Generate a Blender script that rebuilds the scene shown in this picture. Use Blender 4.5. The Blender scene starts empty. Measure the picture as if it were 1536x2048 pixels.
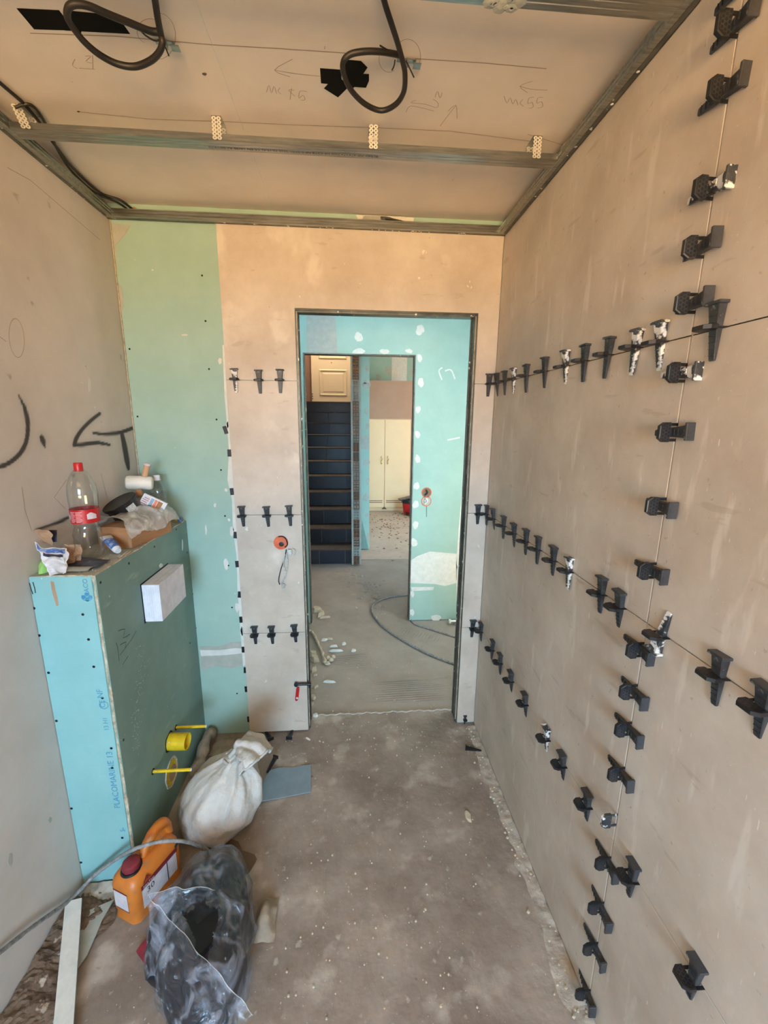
import bpy, math, random
import numpy as np
from mathutils import Vector, Matrix
random.seed(7)
S = bpy.context.scene
COL = S.collection
# ---------------------------------------------------------------- camera
FPX, YAW, PITCH, ROLL, EYE = 843.52, .0774, .2142, .0095, 1.6035
_F = Vector((math.sin(YAW)*math.cos(PITCH), math.cos(YAW)*math.cos(PITCH), -math.sin(PITCH)))
_r = Vector((math.cos(YAW), -math.sin(YAW), 0)); _u = _r.cross(_F)
CR = math.cos(ROLL)*_r + math.sin(ROLL)*_u; CU = -math.sin(ROLL)*_r + math.cos(ROLL)*_u
cam = bpy.data.cameras.new('camera'); camo = bpy.data.objects.new('camera', cam); COL.objects.link(camo)
cam.sensor_fit = 'HORIZONTAL'; cam.sensor_width = 36; cam.lens = FPX/1536*36; cam.clip_start = .02
camo.matrix_world = Matrix(((CR.x, CU.x, -_F.x, 0), (CR.y, CU.y, -_F.y, 0), (CR.z, CU.z, -_F.z, EYE), (0, 0, 0, 1)))
S.camera = camo
EYEV = Vector((0, 0, EYE))
# ---------------------------------------------------------------- light
w = bpy.data.worlds.new('world'); S.world = w; w.use_nodes = True
w.node_tree.nodes['Background'].inputs[0].default_value = (.44, .73, 1, 1)
w.node_tree.nodes['Background'].inputs[1].default_value = 37
S.view_settings.view_transform = 'Standard'; S.view_settings.look = 'None'
S.view_settings.gamma = 1; S.view_settings.use_curve_mapping = False
S.view_settings.exposure = 0.0
S.cycles.max_bounces = 7; S.cycles.transparent_max_bounces = 24; S.cycles.sample_clamp_indirect = 6
def area(name, loc, look, sx, sy, power, col, spread=180):
    l = bpy.data.lights.new(name, 'AREA'); l.shape = 'RECTANGLE'; l.size = sx; l.size_y = sy
    l.energy = power; l.color = col; l.spread = math.radians(spread)
    o = bpy.data.objects.new(name, l); COL.objects.link(o); o.location = loc
    o.rotation_euler = (Vector(look)-Vector(loc)).to_track_quat('-Z', 'Y').to_euler(); return o
# daylight: sky through an assumed window behind the photographer, and a lamp for light off an assumed terrace
def portal(name, loc, look, sx, sy):
    o = area(name, loc, look, sx, sy, 1, (1, 1, 1)); o.data.cycles.is_portal = True; return o
portal('assumed_window_sky_portal', (-.10, -2.45, 1.45), (-.10, 0, 1.45), 1.3, 1.2)  # assumed window behind the camera, never in view
area('assumed_terrace_bounce', (-.2, -12.8, -.35), (-.2, -12.8, 5), 14, 20, 36000, (1, .57, .18))  # added lamp facing up, stands for sunlight off an assumed terrace
area('back_room_warm_fill', (2.5, 6.1, 1.6), (.6, 6.5, 1.0), 1.2, 1.2, 52, (1, .84, .66))  # added warm lamp in place of an assumed window; the wall is closed
area('stairwell_fill', (-.4, 7.0, 3.9), (-.4, 7.3, 1.9), .6, .6, 45, (1, .86, .66))  # added fill to brighten the stair-head door; no skylight is known there
area('hallway_partition_fill', (1.25, 2.30, 1.25), (.62, 3.15, 1.05), .6, 1.4, 16, (.92, 1, 1))  # added fill out of view, brightens the partition; not a real hall window
area('hallway_warm_fill', (1.45, 2.62, .06), (1.3, 2.62, 3), .9, .8, 7, (1, .66, .33))  # added warm fill for the upper partition, with no sunlit floor behind it
# ---------------------------------------------------------------- measured planes of the room
XR, XL, YF, ZP, ZC = .6516, -.953, 1.9516, 2.371, 2.43      # right, left, far wall; profiles; ceiling
Z1, Z2, Z3, YG = .568, 1.168, 1.768, .8164                  # joints of the tiles
XT, XD0, XD1, ZD = -.5387, -.2372, .5581, 2.065             # tile edge, doorway
XB, YB, ZB = -.7645, 1.2481, 1.1453                         # cistern boxing
Y2 = 3.17                                                   # hall partition
YBK = -2.4
def ray(u, v): return _F + (u-768)/FPX*CR - (v-1024)/FPX*CU
def onx(u, v, x): d = ray(u, v); return EYEV + d*(x/d.x)
def ony(u, v, y): d = ray(u, v); return EYEV + d*(y/d.y)
def onz(u, v, z=0.): d = ray(u, v); return EYEV + d*((z-EYE)/d.z)
# ---------------------------------------------------------------- materials
def lin(c):
    return tuple(((x/255)/12.92 if x/255 <= .04045 else ((x/255+.055)/1.055)**2.4) for x in c)+(1,)
def mat(name, c, rough=.6, metal=0., c2=None, scale=8, detail=6, lo=.35, hi=.65, bump=0., bscale=60, spots=None, coat=0, spec=.5, stretch=None, sss=0):
    m = bpy.data.materials.new(name); m.use_nodes = True; nt = m.node_tree; N = nt.nodes; L = nt.links
    b = N['Principled BSDF']; b.inputs['Roughness'].default_value = rough; b.inputs['Metallic'].default_value = metal
    b.inputs['Specular IOR Level'].default_value = spec; b.inputs['Coat Weight'].default_value = coat
    b.inputs['Base Color'].default_value = lin(c)
    tc = N.new('ShaderNodeTexCoord'); vec = tc.outputs['Object']
    if stretch:
        mp = N.new('ShaderNodeMapping'); mp.inputs['Scale'].default_value = stretch; L.new(vec, mp.inputs[0]); vec = mp.outputs[0]
    cur = None
    if c2:
        n = N.new('ShaderNodeTexNoise'); n.inputs['Scale'].default_value = scale; n.inputs['Detail'].default_value = detail
        n.inputs['Roughness'].default_value = .65; L.new(vec, n.inputs['Vector'])
        mr = N.new('ShaderNodeMapRange'); mr.inputs[1].default_value = lo; mr.inputs[2].default_value = hi
        L.new(n.outputs[0], mr.inputs[0]); mx = N.new('ShaderNodeMix'); mx.data_type = 'RGBA'
        mx.inputs[6].default_value = lin(c); mx.inputs[7].default_value = lin(c2); L.new(mr.outputs[0], mx.inputs[0]); cur = mx.outputs[2]
    for sp in (spots or []):
        n = N.new('ShaderNodeTexNoise'); n.inputs['Scale'].default_value = sp['s']; n.inputs['Detail'].default_value = sp.get('d', 3)
        v2 = vec
        if 'st' in sp:
            mp = N.new('ShaderNodeMapping'); mp.inputs['Scale'].default_value = sp['st']; mp.inputs['Rotation'].default_value = sp.get('rot', (0, 0, 0))
            L.new(tc.outputs['Object'], mp.inputs[0]); v2 = mp.outputs[0]
        L.new(v2, n.inputs['Vector'])
        mr = N.new('ShaderNodeMapRange'); mr.inputs[1].default_value = sp['lo']; mr.inputs[2].default_value = sp['hi']; mr.inputs[4].default_value = sp.get('a', 1)
        L.new(n.outputs[0], mr.inputs[0]); mx = N.new('ShaderNodeMix'); mx.data_type = 'RGBA'
        if cur: L.new(cur, mx.inputs[6])
        else: mx.inputs[6].default_value = lin(c)
        mx.inputs[7].default_value = lin(sp['c']); L.new(mr.outputs[0], mx.inputs[0]); cur = mx.outputs[2]
    if cur: L.new(cur, b.inputs['Base Color'])
    if bump:
        n = N.new('ShaderNodeTexNoise'); n.inputs['Scale'].default_value = bscale; n.inputs['Detail'].default_value = 5; L.new(vec, n.inputs['Vector'])
        bp = N.new('ShaderNodeBump'); bp.inputs['Strength'].default_value = 1; bp.inputs['Distance'].default_value = bump
        L.new(n.outputs[0], bp.inputs['Height']); L.new(bp.outputs[0], b.inputs['Normal'])
    return m
WH = (235, 233, 228)
MT = {}
MT['tile'] = mat('greige_tile', (208, 197, 183), .45, c2=(182, 169, 154), scale=4, detail=12, lo=.35, hi=.7, bump=.0002, bscale=90, spots=[
    dict(s=70, lo=.68, hi=.76, c=(140, 125, 110), d=4, a=.55), dict(s=7, st=(1, 4, .8), rot=(.7, 0, 0), lo=.60, hi=.70, c=(226, 218, 206), d=8, a=.5), dict(s=10, st=(1, .7, 3), rot=(.9, 0, 0), lo=.66, hi=.70, c=(158, 144, 128), d=8, a=.35), dict(s=28, st=(1, 5, .7), rot=(.5, 0, 0), lo=.72, hi=.75, c=(236, 230, 220), d=3, a=.7),
    dict(s=160, lo=.72, hi=.76, c=(225, 218, 205), d=2, a=.5)])
MT['board'] = mat('green_moisture_board', (160, 190, 178), .75, c2=(151, 182, 170), scale=6, bump=.0002, bscale=150, spots=[
    dict(s=30, lo=.74, hi=.77, c=(205, 215, 210), d=4, a=.8)])
MT['board_shaded'] = mat('green_moisture_board_shaded', (124, 152, 142), .6, c2=(112, 140, 130), scale=5, bump=.0001, bscale=150, spots=[
    dict(s=45, lo=.73, hi=.75, c=(205, 210, 205), d=3, a=.7), dict(s=6, st=(1, 1, 4), lo=.66, hi=.75, c=(150, 175, 165), d=4, a=.5)])  # darker copy of the board; shade on the boxing front is in its colour
MT['board_lit'] = mat('moisture_board_cool_lit', (134, 182, 182), .7, c2=(125, 173, 174), scale=5, spots=[dict(s=40, lo=.75, hi=.77, c=(215, 225, 222), a=.7)])  # bluer copy of the board; cool window light is put into its colour
MT['plaster'] = mat('bare_paper_wall', (212, 204, 196), .72, c2=(198, 190, 182), scale=3, detail=8, bump=.0003, bscale=70, spots=[
    dict(s=14, lo=.70, hi=.76, c=(130, 122, 116), d=5, a=.6), dict(s=11, st=(1, 1, 3), lo=.72, hi=.75, c=(220, 216, 210), d=5, a=.7)])
MT['ceil'] = mat('ceiling_board', (226, 214, 200), .75, c2=(216, 204, 190), scale=4, bump=.0002, bscale=100, spots=[dict(s=20, lo=.76, hi=.8, c=(150, 138, 125), a=.6)])
MT['filler'] = mat('joint_filler', (222, 220, 212), .85, c2=(205, 206, 198), scale=25, bump=.0006, bscale=50)
MT['filler_dull'] = mat('grey_joint_filler', (178, 178, 168), .85, c2=(162, 166, 156), scale=25, bump=.0006, bscale=50)
MT['concrete'] = mat('dusty_concrete_screed', (162, 150, 139), .85, c2=(130, 117, 106), scale=3.2, detail=10, lo=.38, hi=.62, bump=.004, bscale=22, spots=[
    dict(s=7, lo=.56, hi=.68, c=(186, 176, 165), d=10, a=.8), dict(s=26, lo=.64, hi=.72, c=(196, 188, 178), d=6, a=.6),
    dict(s=17, lo=.70, hi=.76, c=(104, 92, 82), d=7, a=.7), dict(s=110, lo=.70, hi=.74, c=(215, 210, 202), d=3, a=.7)])
MT['concrete_hall'] = mat('dusty_hall_screed', (168, 157, 147), .85, c2=(148, 137, 127), scale=2.5, detail=10, bump=.004, bscale=16, spots=[
    dict(s=8, st=(1, 6, 1), lo=.62, hi=.70, c=(170, 162, 152), d=6, a=.5), dict(s=60, lo=.70, hi=.76, c=(200, 194, 186), d=4, a=.6)])
MT['concrete_room'] = mat('pale_dusty_screed', (196, 178, 164), .85, c2=(178, 158, 144), scale=2.5, detail=10, bump=.003, bscale=16, spots=[
    dict(s=12, lo=.62, hi=.68, c=(140, 112, 98), d=6, a=.6)])
MT['mortar'] = mat('pale_mortar', (192, 184, 172), .9, c2=(160, 150, 138), scale=20, bump=.003, bscale=60)
MT['rubble'] = mat('brown_broken_screed', (124, 104, 86), .95, c2=(92, 74, 60), scale=16, detail=10, bump=.008, bscale=40, spots=[dict(s=30, lo=.62, hi=.68, c=(176, 160, 142), d=5)])
MT['steel'] = mat('galvanised_steel', (176, 178, 174), .28, 1, c2=(140, 144, 140), scale=10, stretch=(1, 12, 12), bump=.0002, bscale=30)
MT['steel_dark'] = mat('dark_galvanised_steel', (112, 112, 104), .4, .5, c2=(74, 76, 70), scale=14, spots=[dict(s=50, lo=.66, hi=.7, c=WH, a=.9)])  # dark grey galvanised metal with white specks
MT['steel_white'] = mat('perforated_zinc', (226, 224, 214), .35, .5)
MT['black'] = mat('black_plastic', (20, 20, 23), .38, c2=(34, 34, 38), scale=60, spots=[dict(s=70, lo=.72, hi=.76, c=(150, 148, 144), a=.8)])
MT['wedge'] = mat('charcoal_wedge_plastic', (68, 70, 74), .38, c2=(46, 47, 50), scale=40, spots=[dict(s=45, lo=.68, hi=.74, c=(140, 140, 138), a=.7)])
MT['smear'] = mat('plaster_smeared_plastic', (40, 42, 46), .3, c2=(70, 72, 74), scale=40, spots=[dict(s=60, lo=.52, hi=.58, c=(226, 224, 220), d=4)])
MT['rubber'] = mat('black_conduit', (22, 19, 16), .5, c2=(36, 31, 27), scale=30)
MT['tape'] = mat('black_tape', (12, 10, 8), .8, spec=.15)
MT['holes'] = mat('dark_hollow', (14, 15, 15), .9)
MT['screw'] = mat('black_phosphate_screw', (16, 18, 20), .5, .3)
MT['edge'] = mat('torn_board_edge', (206, 196, 172), .9, c2=(150, 138, 116), scale=40, bump=.001, bscale=70)
MT['yellow'] = mat('yellow_plastic', (232, 196, 30), .4, c2=(205, 168, 28), scale=20, spots=[dict(s=40, lo=.68, hi=.72, c=(235, 230, 215), a=.7)])
MT['polysty'] = mat('white_ribbed_foam_block', (224, 224, 232), .7, c2=(206, 206, 212), scale=30)
MT['ink'] = mat('blue_print', (58, 128, 166), .8, c2=(84, 150, 176), scale=60)
MT['blackink'] = mat('black_print', (40, 48, 50), .8)
MT['pencil'] = mat('pencil_line', (158, 138, 120), .9)
MT['tread'] = mat('dusty_stair_tread', (96, 84, 76), .7, c2=(66, 60, 58), scale=6, spots=[dict(s=12, lo=.6, hi=.7, c=(130, 116, 104), a=.6)])
MT['riser'] = mat('anthracite_riser_tile', (34, 37, 48), .35, c2=(46, 48, 58), scale=5)
MT['riser_joint'] = mat('grey_stair_grout', (110, 106, 104), .85)
MT['brick'] = mat('hollow_brick', (150, 96, 66), .9, c2=(118, 106, 92), scale=16, lo=.4, hi=.55, bump=.002, bscale=60)
MT['brown_wall'] = mat('brown_stair_wall', (150, 116, 98), .8, c2=(136, 104, 88), scale=4)
MT['door_paint'] = mat('cream_door_paint', (226, 208, 176), .5)
MT['wardrobe'] = mat('cream_laminate', (232, 204, 164), .45, c2=(226, 197, 156), scale=2)
MT['wardrobe_dark'] = mat('dark_inlay', (92, 66, 48), .5)
MT['brownpanel'] = mat('brown_panel_board', (172, 140, 120), .7, c2=(164, 132, 112), scale=3)
MT['brass'] = mat('pale_metal_handle', (226, 204, 150), .25, .8)
MT['red'] = mat('red_plastic', (186, 26, 30), .35)
MT['red_dull'] = mat('dull_red_plastic', (140, 40, 52), .5, c2=(110, 40, 46), scale=40)
MT['orange'] = mat('orange_can_plastic', (208, 122, 44), .42, c2=(188, 106, 44), scale=10, spots=[dict(s=40, lo=.64, hi=.7, c=(150, 120, 90), a=.6)])
MT['white_label'] = mat('white_paper_label', (214, 206, 208), .6, c2=(196, 188, 190), scale=40)
MT['paper'] = mat('white_paper', (226, 226, 230), .75, c2=(208, 210, 216), scale=20)
MT['kraft'] = mat('kraft_paper', (176, 142, 112), .8, c2=(160, 126, 98), scale=15)
MT['card'] = mat('brown_cardboard', (176, 126, 84), .8, c2=(158, 112, 74), scale=8, stretch=(1, 1, 6), spots=[dict(s=40, lo=.72, hi=.75, c=(210, 190, 165), a=.6)])
MT['blue'] = mat('blue_print_band', (70, 104, 168), .6, c2=(150, 170, 205), scale=50, lo=.5, hi=.6)
MT['navy'] = mat('navy_plastic_wrap', (28, 34, 54), .3, c2=(70, 76, 96), scale=40)
MT['green'] = mat('lime_rag', (160, 206, 116), .85, c2=(140, 190, 100), scale=20, bump=.001)
MT['rag'] = mat('dusty_beige_rag', (170, 158, 140), .95, c2=(140, 128, 112), scale=20, bump=.004, bscale=30)
MT['sack'] = mat('woven_white_sack', (208, 204, 197), .65, c2=(188, 183, 175), scale=7, bump=.022, bscale=11, spots=[dict(s=14, lo=.66, hi=.74, c=(170, 158, 142), d=6, a=.6)])
MT['mallet'] = mat('white_rubber', (236, 233, 224), .6, c2=(222, 216, 204), scale=15)
MT['wood'] = mat('pale_ash_wood', (206, 164, 128), .55, c2=(184, 140, 104), scale=12, stretch=(1, 1, .15))
MT['hose'] = mat('plaster_caked_cable', (160, 158, 156), .8, c2=(112, 110, 108), scale=60, bump=.001, bscale=120)
MT['orangebox'] = mat('orange_junction_plastic', (226, 112, 66), .5, c2=(200, 90, 54), scale=30)
MT['wire_white'] = mat('white_wire', (214, 214, 208), .5, c2=(150, 150, 146), scale=80)
MT['bluegrey'] = mat('blue_grey_board_offcut', (136, 156, 168), .7, c2=(124, 144, 156), scale=10, bump=.0005)
MT['wet'] = mat('damp_stain', (112, 92, 74), .7, c2=(98, 80, 64), scale=10, bump=.002, bscale=30)
MT['chip'] = mat('plaster_chip', (206, 194, 170), .9, c2=(182, 168, 146), scale=30, bump=.002, bscale=40)
MT['darkbag'] = mat('dark_filled_sack', (20, 22, 30), .4, c2=(36, 38, 48), scale=9, spots=[dict(s=30, lo=.70, hi=.72, c=(200, 200, 205), a=.7)])
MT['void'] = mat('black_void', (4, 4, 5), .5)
MT['hallceil'] = mat('white_ceiling', (215, 205, 190), .8)
MT['chrome'] = mat('chrome_fitting', (210, 210, 210), .2, 1)
def clear_mat(name, tint, op, rough, milky=None, mx_=.75, wr=0):
    m = bpy.data.materials.new(name); m.use_nodes = True; N = m.node_tree.nodes; L = m.node_tree.links
    N.remove(N['Principled BSDF']); out = N['Material Output']
    t = N.new('ShaderNodeBsdfTransparent'); t.inputs[0].default_value = tint
    g = N.new('ShaderNodeBsdfGlossy'); g.inputs['Roughness'].default_value = rough
    lw = N.new('ShaderNodeLayerWeight'); lw.inputs[0].default_value = .25
    mr = N.new('ShaderNodeMapRange'); mr.inputs[3].default_value = op; mr.inputs[4].default_value = mx_
    L.new(lw.outputs['Facing'], mr.inputs[0]); mx = N.new('ShaderNodeMixShader')
    L.new(mr.outputs[0], mx.inputs[0]); L.new(t.outputs[0], mx.inputs[1]); L.new(g.outputs[0], mx.inputs[2]); last = mx
    if milky:
        d = N.new('ShaderNodeBsdfDiffuse'); d.inputs[0].default_value = lin(milky[0])
        n = N.new('ShaderNodeTexNoise'); n.inputs['Scale'].default_value = 14; n.inputs['Detail'].default_value = 8; n.inputs['Distortion'].default_value = 1.2
        tc = N.new('ShaderNodeTexCoord'); L.new(tc.outputs['Object'], n.inputs['Vector'])
        m2 = N.new('ShaderNodeMapRange'); m2.inputs[1].default_value = .48; m2.inputs[2].default_value = .68
        m2.inputs[3].default_value = milky[1]; m2.inputs[4].default_value = milky[2]; L.new(n.outputs[0], m2.inputs[0])
        mx2 = N.new('ShaderNodeMixShader'); L.new(m2.outputs[0], mx2.inputs[0]); L.new(mx.outputs[0], mx2.inputs[1]); L.new(d.outputs[0], mx2.inputs[2]); last = mx2
    L.new(last.outputs[0], out.inputs[0])
    if wr:
        tc = N.new('ShaderNodeTexCoord'); n = N.new('ShaderNodeTexNoise'); n.inputs['Scale'].default_value = 22; n.inputs['Detail'].default_value = 6; n.inputs['Distortion'].default_value = 1.5
        L.new(tc.outputs['Object'], n.inputs['Vector']); bp = N.new('ShaderNodeBump'); bp.inputs['Distance'].default_value = wr; L.new(n.outputs[0], bp.inputs['Height']); L.new(bp.outputs[0], g.inputs['Normal'])
    return m
MT['pet'] = clear_mat('clear_bottle_plastic', (.93, .95, .95, 1), .07, .06)
MT['film'] = clear_mat('milky_plastic_film', (.90, .92, .95, 1), .05, .14, ((190, 194, 208), .02, .42), .30, .012)
MT['cloudbag'] = clear_mat('cloudy_plastic_bag', (.95, .95, .95, 1), .10, .2, ((226, 222, 216), .35, .8))
# wall with spray paint held in an attribute of the mesh
def paint_mat():
    m = MT['plaster'].copy(); m.name = 'bare_paper_wall_with_spray_marks'; N = m.node_tree.nodes; L = m.node_tree.links
    b = N['Principled BSDF']; src = b.inputs['Base Color'].links[0].from_socket
    a = N.new('ShaderNodeAttribute'); a.attribute_name = 'spray'; mx = N.new('ShaderNodeMix'); mx.data_type = 'RGBA'
    L.new(src, mx.inputs[6]); mx.inputs[7].default_value = lin((44, 42, 42)); L.new(a.outputs['Fac'], mx.inputs[0]); L.new(mx.outputs[2], b.inputs['Base Color']); return m
MT['spray'] = paint_mat()
# ---------------------------------------------------------------- mesh helpers
class M:
    def __init__(s): s.v = []; s.f = []
    def add(s, v, f):
        n = len(s.v); s.v += [Vector(x) for x in v]; s.f += [tuple(i+n for i in q) for q in f]; return s
    def box(s, a, b, rot=None, piv=None):
        x0, y0, z0 = a; x1, y1, z1 = b
        v = [Vector(p) for p in ((x0,y0,z0),(x1,y0,z0),(x1,y1,z0),(x0,y1,z0),(x0,y0,z1),(x1,y0,z1),(x1,y1,z1),(x0,y1,z1))]
        if rot is not None:
            c = Vector(piv) if piv is not None else sum(v, Vector())/8
            v = [c+rot@(p-c) for p in v]
        return s.add(v, [(0,3,2,1),(4,5,6,7),(0,1,5,4),(1,2,6,5),(2,3,7,6),(3,0,4,7)])
    def obox(s, c, ax, ay, az, hx, hy, hz, bev=0):      # box on three axes, half sizes; chamfered when bev
        c = Vector(c); ax, ay, az = Vector(ax).normalized(), Vector(ay).normalized(), Vector(az).normalized()
        if not bev:
            v = [c+ax*(i*hx)+ay*(j*hy)+az*(k*hz) for k in (-1, 1) for i, j in ((-1,-1),(1,-1),(1,1),(-1,1))]
            return s.add(v, [(0,3,2,1),(4,5,6,7),(0,1,5,4),(1,2,6,5),(2,3,7,6),(3,0,4,7)])
        rings = []
        for z, ins in ((-hz, bev), (-hz+bev, 0), (hz-bev, 0), (hz, bev)):
            X, Y = hx-ins, hy-ins; b = bev*.8
            rings.append([c+ax*x+ay*y+az*z for x, y in ((-X+b,-Y),(X-b,-Y),(X,-Y+b),(X,Y-b),(X-b,Y),(-X+b,Y),(-X,Y-b),(-X,-Y+b))])
        return s.loft(rings, True)
    def loft(s, rings, caps=False, closed=True):
        n = len(rings[0]); v = [p for r in rings for p in r]; f = []
        for i in range(len(rings)-1):
            for j in range(n if closed else n-1):
                k = (j+1) % n; f.append((i*n+j, i*n+k, (i+1)*n+k, (i+1)*n+j))
        if caps: f.append(tuple(range(n))[::-1]); f.append(tuple(range((len(rings)-1)*n, len(rings)*n)))
        return s.add(v, f)
    def tube(s, pts, r, seg=8, caps=True, smooth=0):
        pts = [Vector(p) for p in pts]
        if smooth: pts = spline(pts, smooth)
        rr = r if isinstance(r, (list, tuple)) else [r]*len(pts)
        if len(rr) != len(pts): rr = [rr[min(len(rr)-1, int(i*len(rr)/len(pts)))] for i in range(len(pts))]
        rings = []; up = None
        for i, p in enumerate(pts):
            t = (pts[min(i+1, len(pts)-1)]-pts[max(i-1, 0)]).normalized()
            if up is None: up = Vector((0, 0, 1)) if abs(t.z) < .9 else Vector((1, 0, 0))
            a = t.cross(up).normalized(); b = a.cross(t).normalized(); up = b
            rings.append([p+rr[i]*(math.cos(2*math.pi*k/seg)*a+math.sin(2*math.pi*k/seg)*b) for k in range(seg)])
        return s.loft(rings, caps)
    def lathe(s, prof, c, ax=(0, 0, 1), seg=20, caps=True, fn=None):
        c = Vector(c); t = Vector(ax).normalized(); a = t.orthogonal().normalized(); b = t.cross(a)
        rings = []
        for r, h in prof:
            rings.append([c+t*h+(r*(fn(2*math.pi*k/seg, h) if fn else 1))*(math.cos(2*math.pi*k/seg)*a+math.sin(2*math.pi*k/seg)*b) for k in range(seg)])
        return s.loft(rings, caps)
    def prism(s, poly, n, h):                # polygon of points pushed along n by h
        poly = [Vector(p) for p in poly]; n = Vector(n)*h; k = len(poly)
        v = poly+[p+n for p in poly]
        return s.add(v, [tuple(range(k))[::-1], tuple(range(k, 2*k))]+[(i, (i+1) % k, k+(i+1) % k, k+i) for i in range(k)])
    def grid(s, nx, ny, fn, mask=None):
        v = [fn(i/(nx-1), j/(ny-1)) for j in range(ny) for i in range(nx)]
        f = [(j*nx+i, j*nx+i+1, (j+1)*nx+i+1, (j+1)*nx+i) for j in range(ny-1) for i in range(nx-1) if mask is None or mask((i+.5)/(nx-1), (j+.5)/(ny-1))]
        return s.add(v, f)
def spline(p, k):
    out = []
    for i in range(len(p)-1):
        a, b, c, d = p[max(i-1, 0)], p[i], p[i+1], p[min(i+2, len(p)-1)]
        for j in range(k):
            t = j/k; out.append(.5*((2*b)+(c-a)*t+(2*a-5*b+4*c-d)*t*t+(3*b-a-3*c+d)*t**3))
    out.append(p[-1]); return out
WL = {}
def obj(name, m, mt, parent=None, smooth=False, **props):
    if parent is not None: o0 = WL[parent.name]
    else:
        xs = [p.x for p in m.v]; ys = [p.y for p in m.v]; zs = [p.z for p in m.v]
        o0 = Vector(((min(xs)+max(xs))/2, (min(ys)+max(ys))/2, min(zs)))
    me = bpy.data.meshes.new(name); me.from_pydata([tuple(p-o0) for p in m.v], [], m.f)
    me.materials.append(MT[mt] if isinstance(mt, str) else mt)
    if smooth:
        for q in me.polygons: q.use_smooth = True
        if smooth != 'all':
            try: me.set_sharp_from_angle(angle=math.radians(38))
            except Exception: pass
    o = bpy.data.objects.new(name, me); COL.objects.link(o)
    if parent is not None: o.parent = parent
    else: o.location = o0
    WL[o.name] = o0.copy()
    for k, v in props.items(): o[k] = v
    return o
def thing(name, label, cat, loc, group=None):
    o = bpy.data.objects.new(name, None); COL.objects.link(o); o.location = loc; o.empty_display_size = .05
    o['label'] = label; o['category'] = cat; WL[o.name] = Vector(loc)
    if group: o['group'] = group
    return o
def P(*a): return dict(label=a[0], category=a[1], **({'group': a[2]} if len(a) > 2 else {}))
ST = dict(kind='structure')
def text(s_, size, org, xd, yd, mt, parent, name='print', depth=.0004, shear=0):
    c = bpy.data.curves.new('t', 'FONT'); c.body = s_; c.size = size; c.resolution_u = 2; c.shear = shear
    t = bpy.data.objects.new('t', c); COL.objects.link(t); bpy.context.view_layer.update()
    me = bpy.data.meshes.new_from_object(t.evaluated_get(bpy.context.evaluated_depsgraph_get()))
    m = M(); xd = Vector(xd).normalized(); yd = Vector(yd).normalized(); n = xd.cross(yd)
    m.add([Vector(org)+xd*q.co.x+yd*q.co.y+n*depth for q in me.vertices], [tuple(f.vertices) for f in me.polygons])
    bpy.data.objects.remove(t); bpy.data.curves.remove(c)
    return obj(name, m, mt, parent)
def ribbon(pts, wd, n, mt, parent, name='pencil_line', off=.0004, smooth=0):
    pts = [Vector(p) for p in pts]; n = Vector(n)
    if smooth: pts = spline(pts, smooth)
    m = M(); L_, R_ = [], []
    for i, p in enumerate(pts):
        t = (pts[min(i+1, len(pts)-1)]-pts[max(i-1, 0)]).normalized(); q = n.cross(t).normalized()*wd/2
        L_.append(p+q+n*off); R_.append(p-q+n*off)
    m.loft([L_, R_], closed=False); return obj(name, m, mt, parent)
def patch(fn, u, v, wu, wv, n, mt, parent, name='filler_patch', th=.0012, seg=16, rough=.22, seed=0):
    rnd = random.Random(seed+int(u*7+v*13)); ring = []; ph = [rnd.uniform(0, 6.3) for _ in range(4)]
    for k in range(seg):
        a = 2*math.pi*k/seg; r = 1+rough*.5*(math.sin(2*a+ph[0])+.6*math.sin(3*a+ph[1])+.6*math.sin(5*a+ph[2])+.4*math.sin(7*a+ph[3]))
        ring.append(fn(u+wu/2*r*math.cos(a), v+wv/2*r*math.sin(a)))
    n = Vector(n); c = sum(ring, Vector())/seg; m = M()
    m.add(ring+[c+(p-c)*.86+n*th for p in ring], [(k, (k+1) % seg, seg+(k+1) % seg, seg+k) for k in range(seg)]+[tuple(range(seg, 2*seg))])
    return obj(name, m, mt, parent)
def polypatch(pts, n, mt, parent, name, th=.001, **kw):
    m = M(); m.prism(pts, n, th); return obj(name, m, mt, parent, **kw)
FX = lambda u, v: ony(u, v, YF)
NF = Vector((0, -1, 0)); NR = Vector((-1, 0, 0)); NL = Vector((1, 0, 0)); NC = Vector((0, 0, -1)); UP = Vector((0, 0, 1))
def screws(parent, n, fn, pts, r=.0042):
    n = Vector(n)
    for u, v in pts:
        m = M(); m.lathe([(r, 0), (r*.85, .0008), (r*.35, .0003)], fn(u, v), n, 10)
        obj('screw_head', m, 'screw', parent)
# ---------------------------------------------------------------- floors
def floor_fn(x0, x1, y0, y1, z, amp, seed):
    from mathutils import noise
    return lambda s, t: Vector((x0+(x1-x0)*s, y0+(y1-y0)*t, z-amp*.5+amp*noise.noise(Vector(((x0+(x1-x0)*s)*3, (y0+(y1-y0)*t)*3, seed)))))
m = M(); m.grid(60, 90, floor_fn(XL-.04, XR+.04, YBK-.05, 2.065, 0, .002, 1)); fl = obj('floor', m, 'concrete', **ST)
m = M(); m.grid(90, 60, floor_fn(-2.3, 2.1, 2.055, 4.80, -.006, .004, 5)); fh = obj('floor', m, 'concrete_hall', **ST)
m = M(); m.grid(40, 50, floor_fn(-1.5, 2.6, 4.75, 8.15, -.004, .003, 9)); fr = obj('floor', m, 'concrete_room', **ST)
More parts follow.
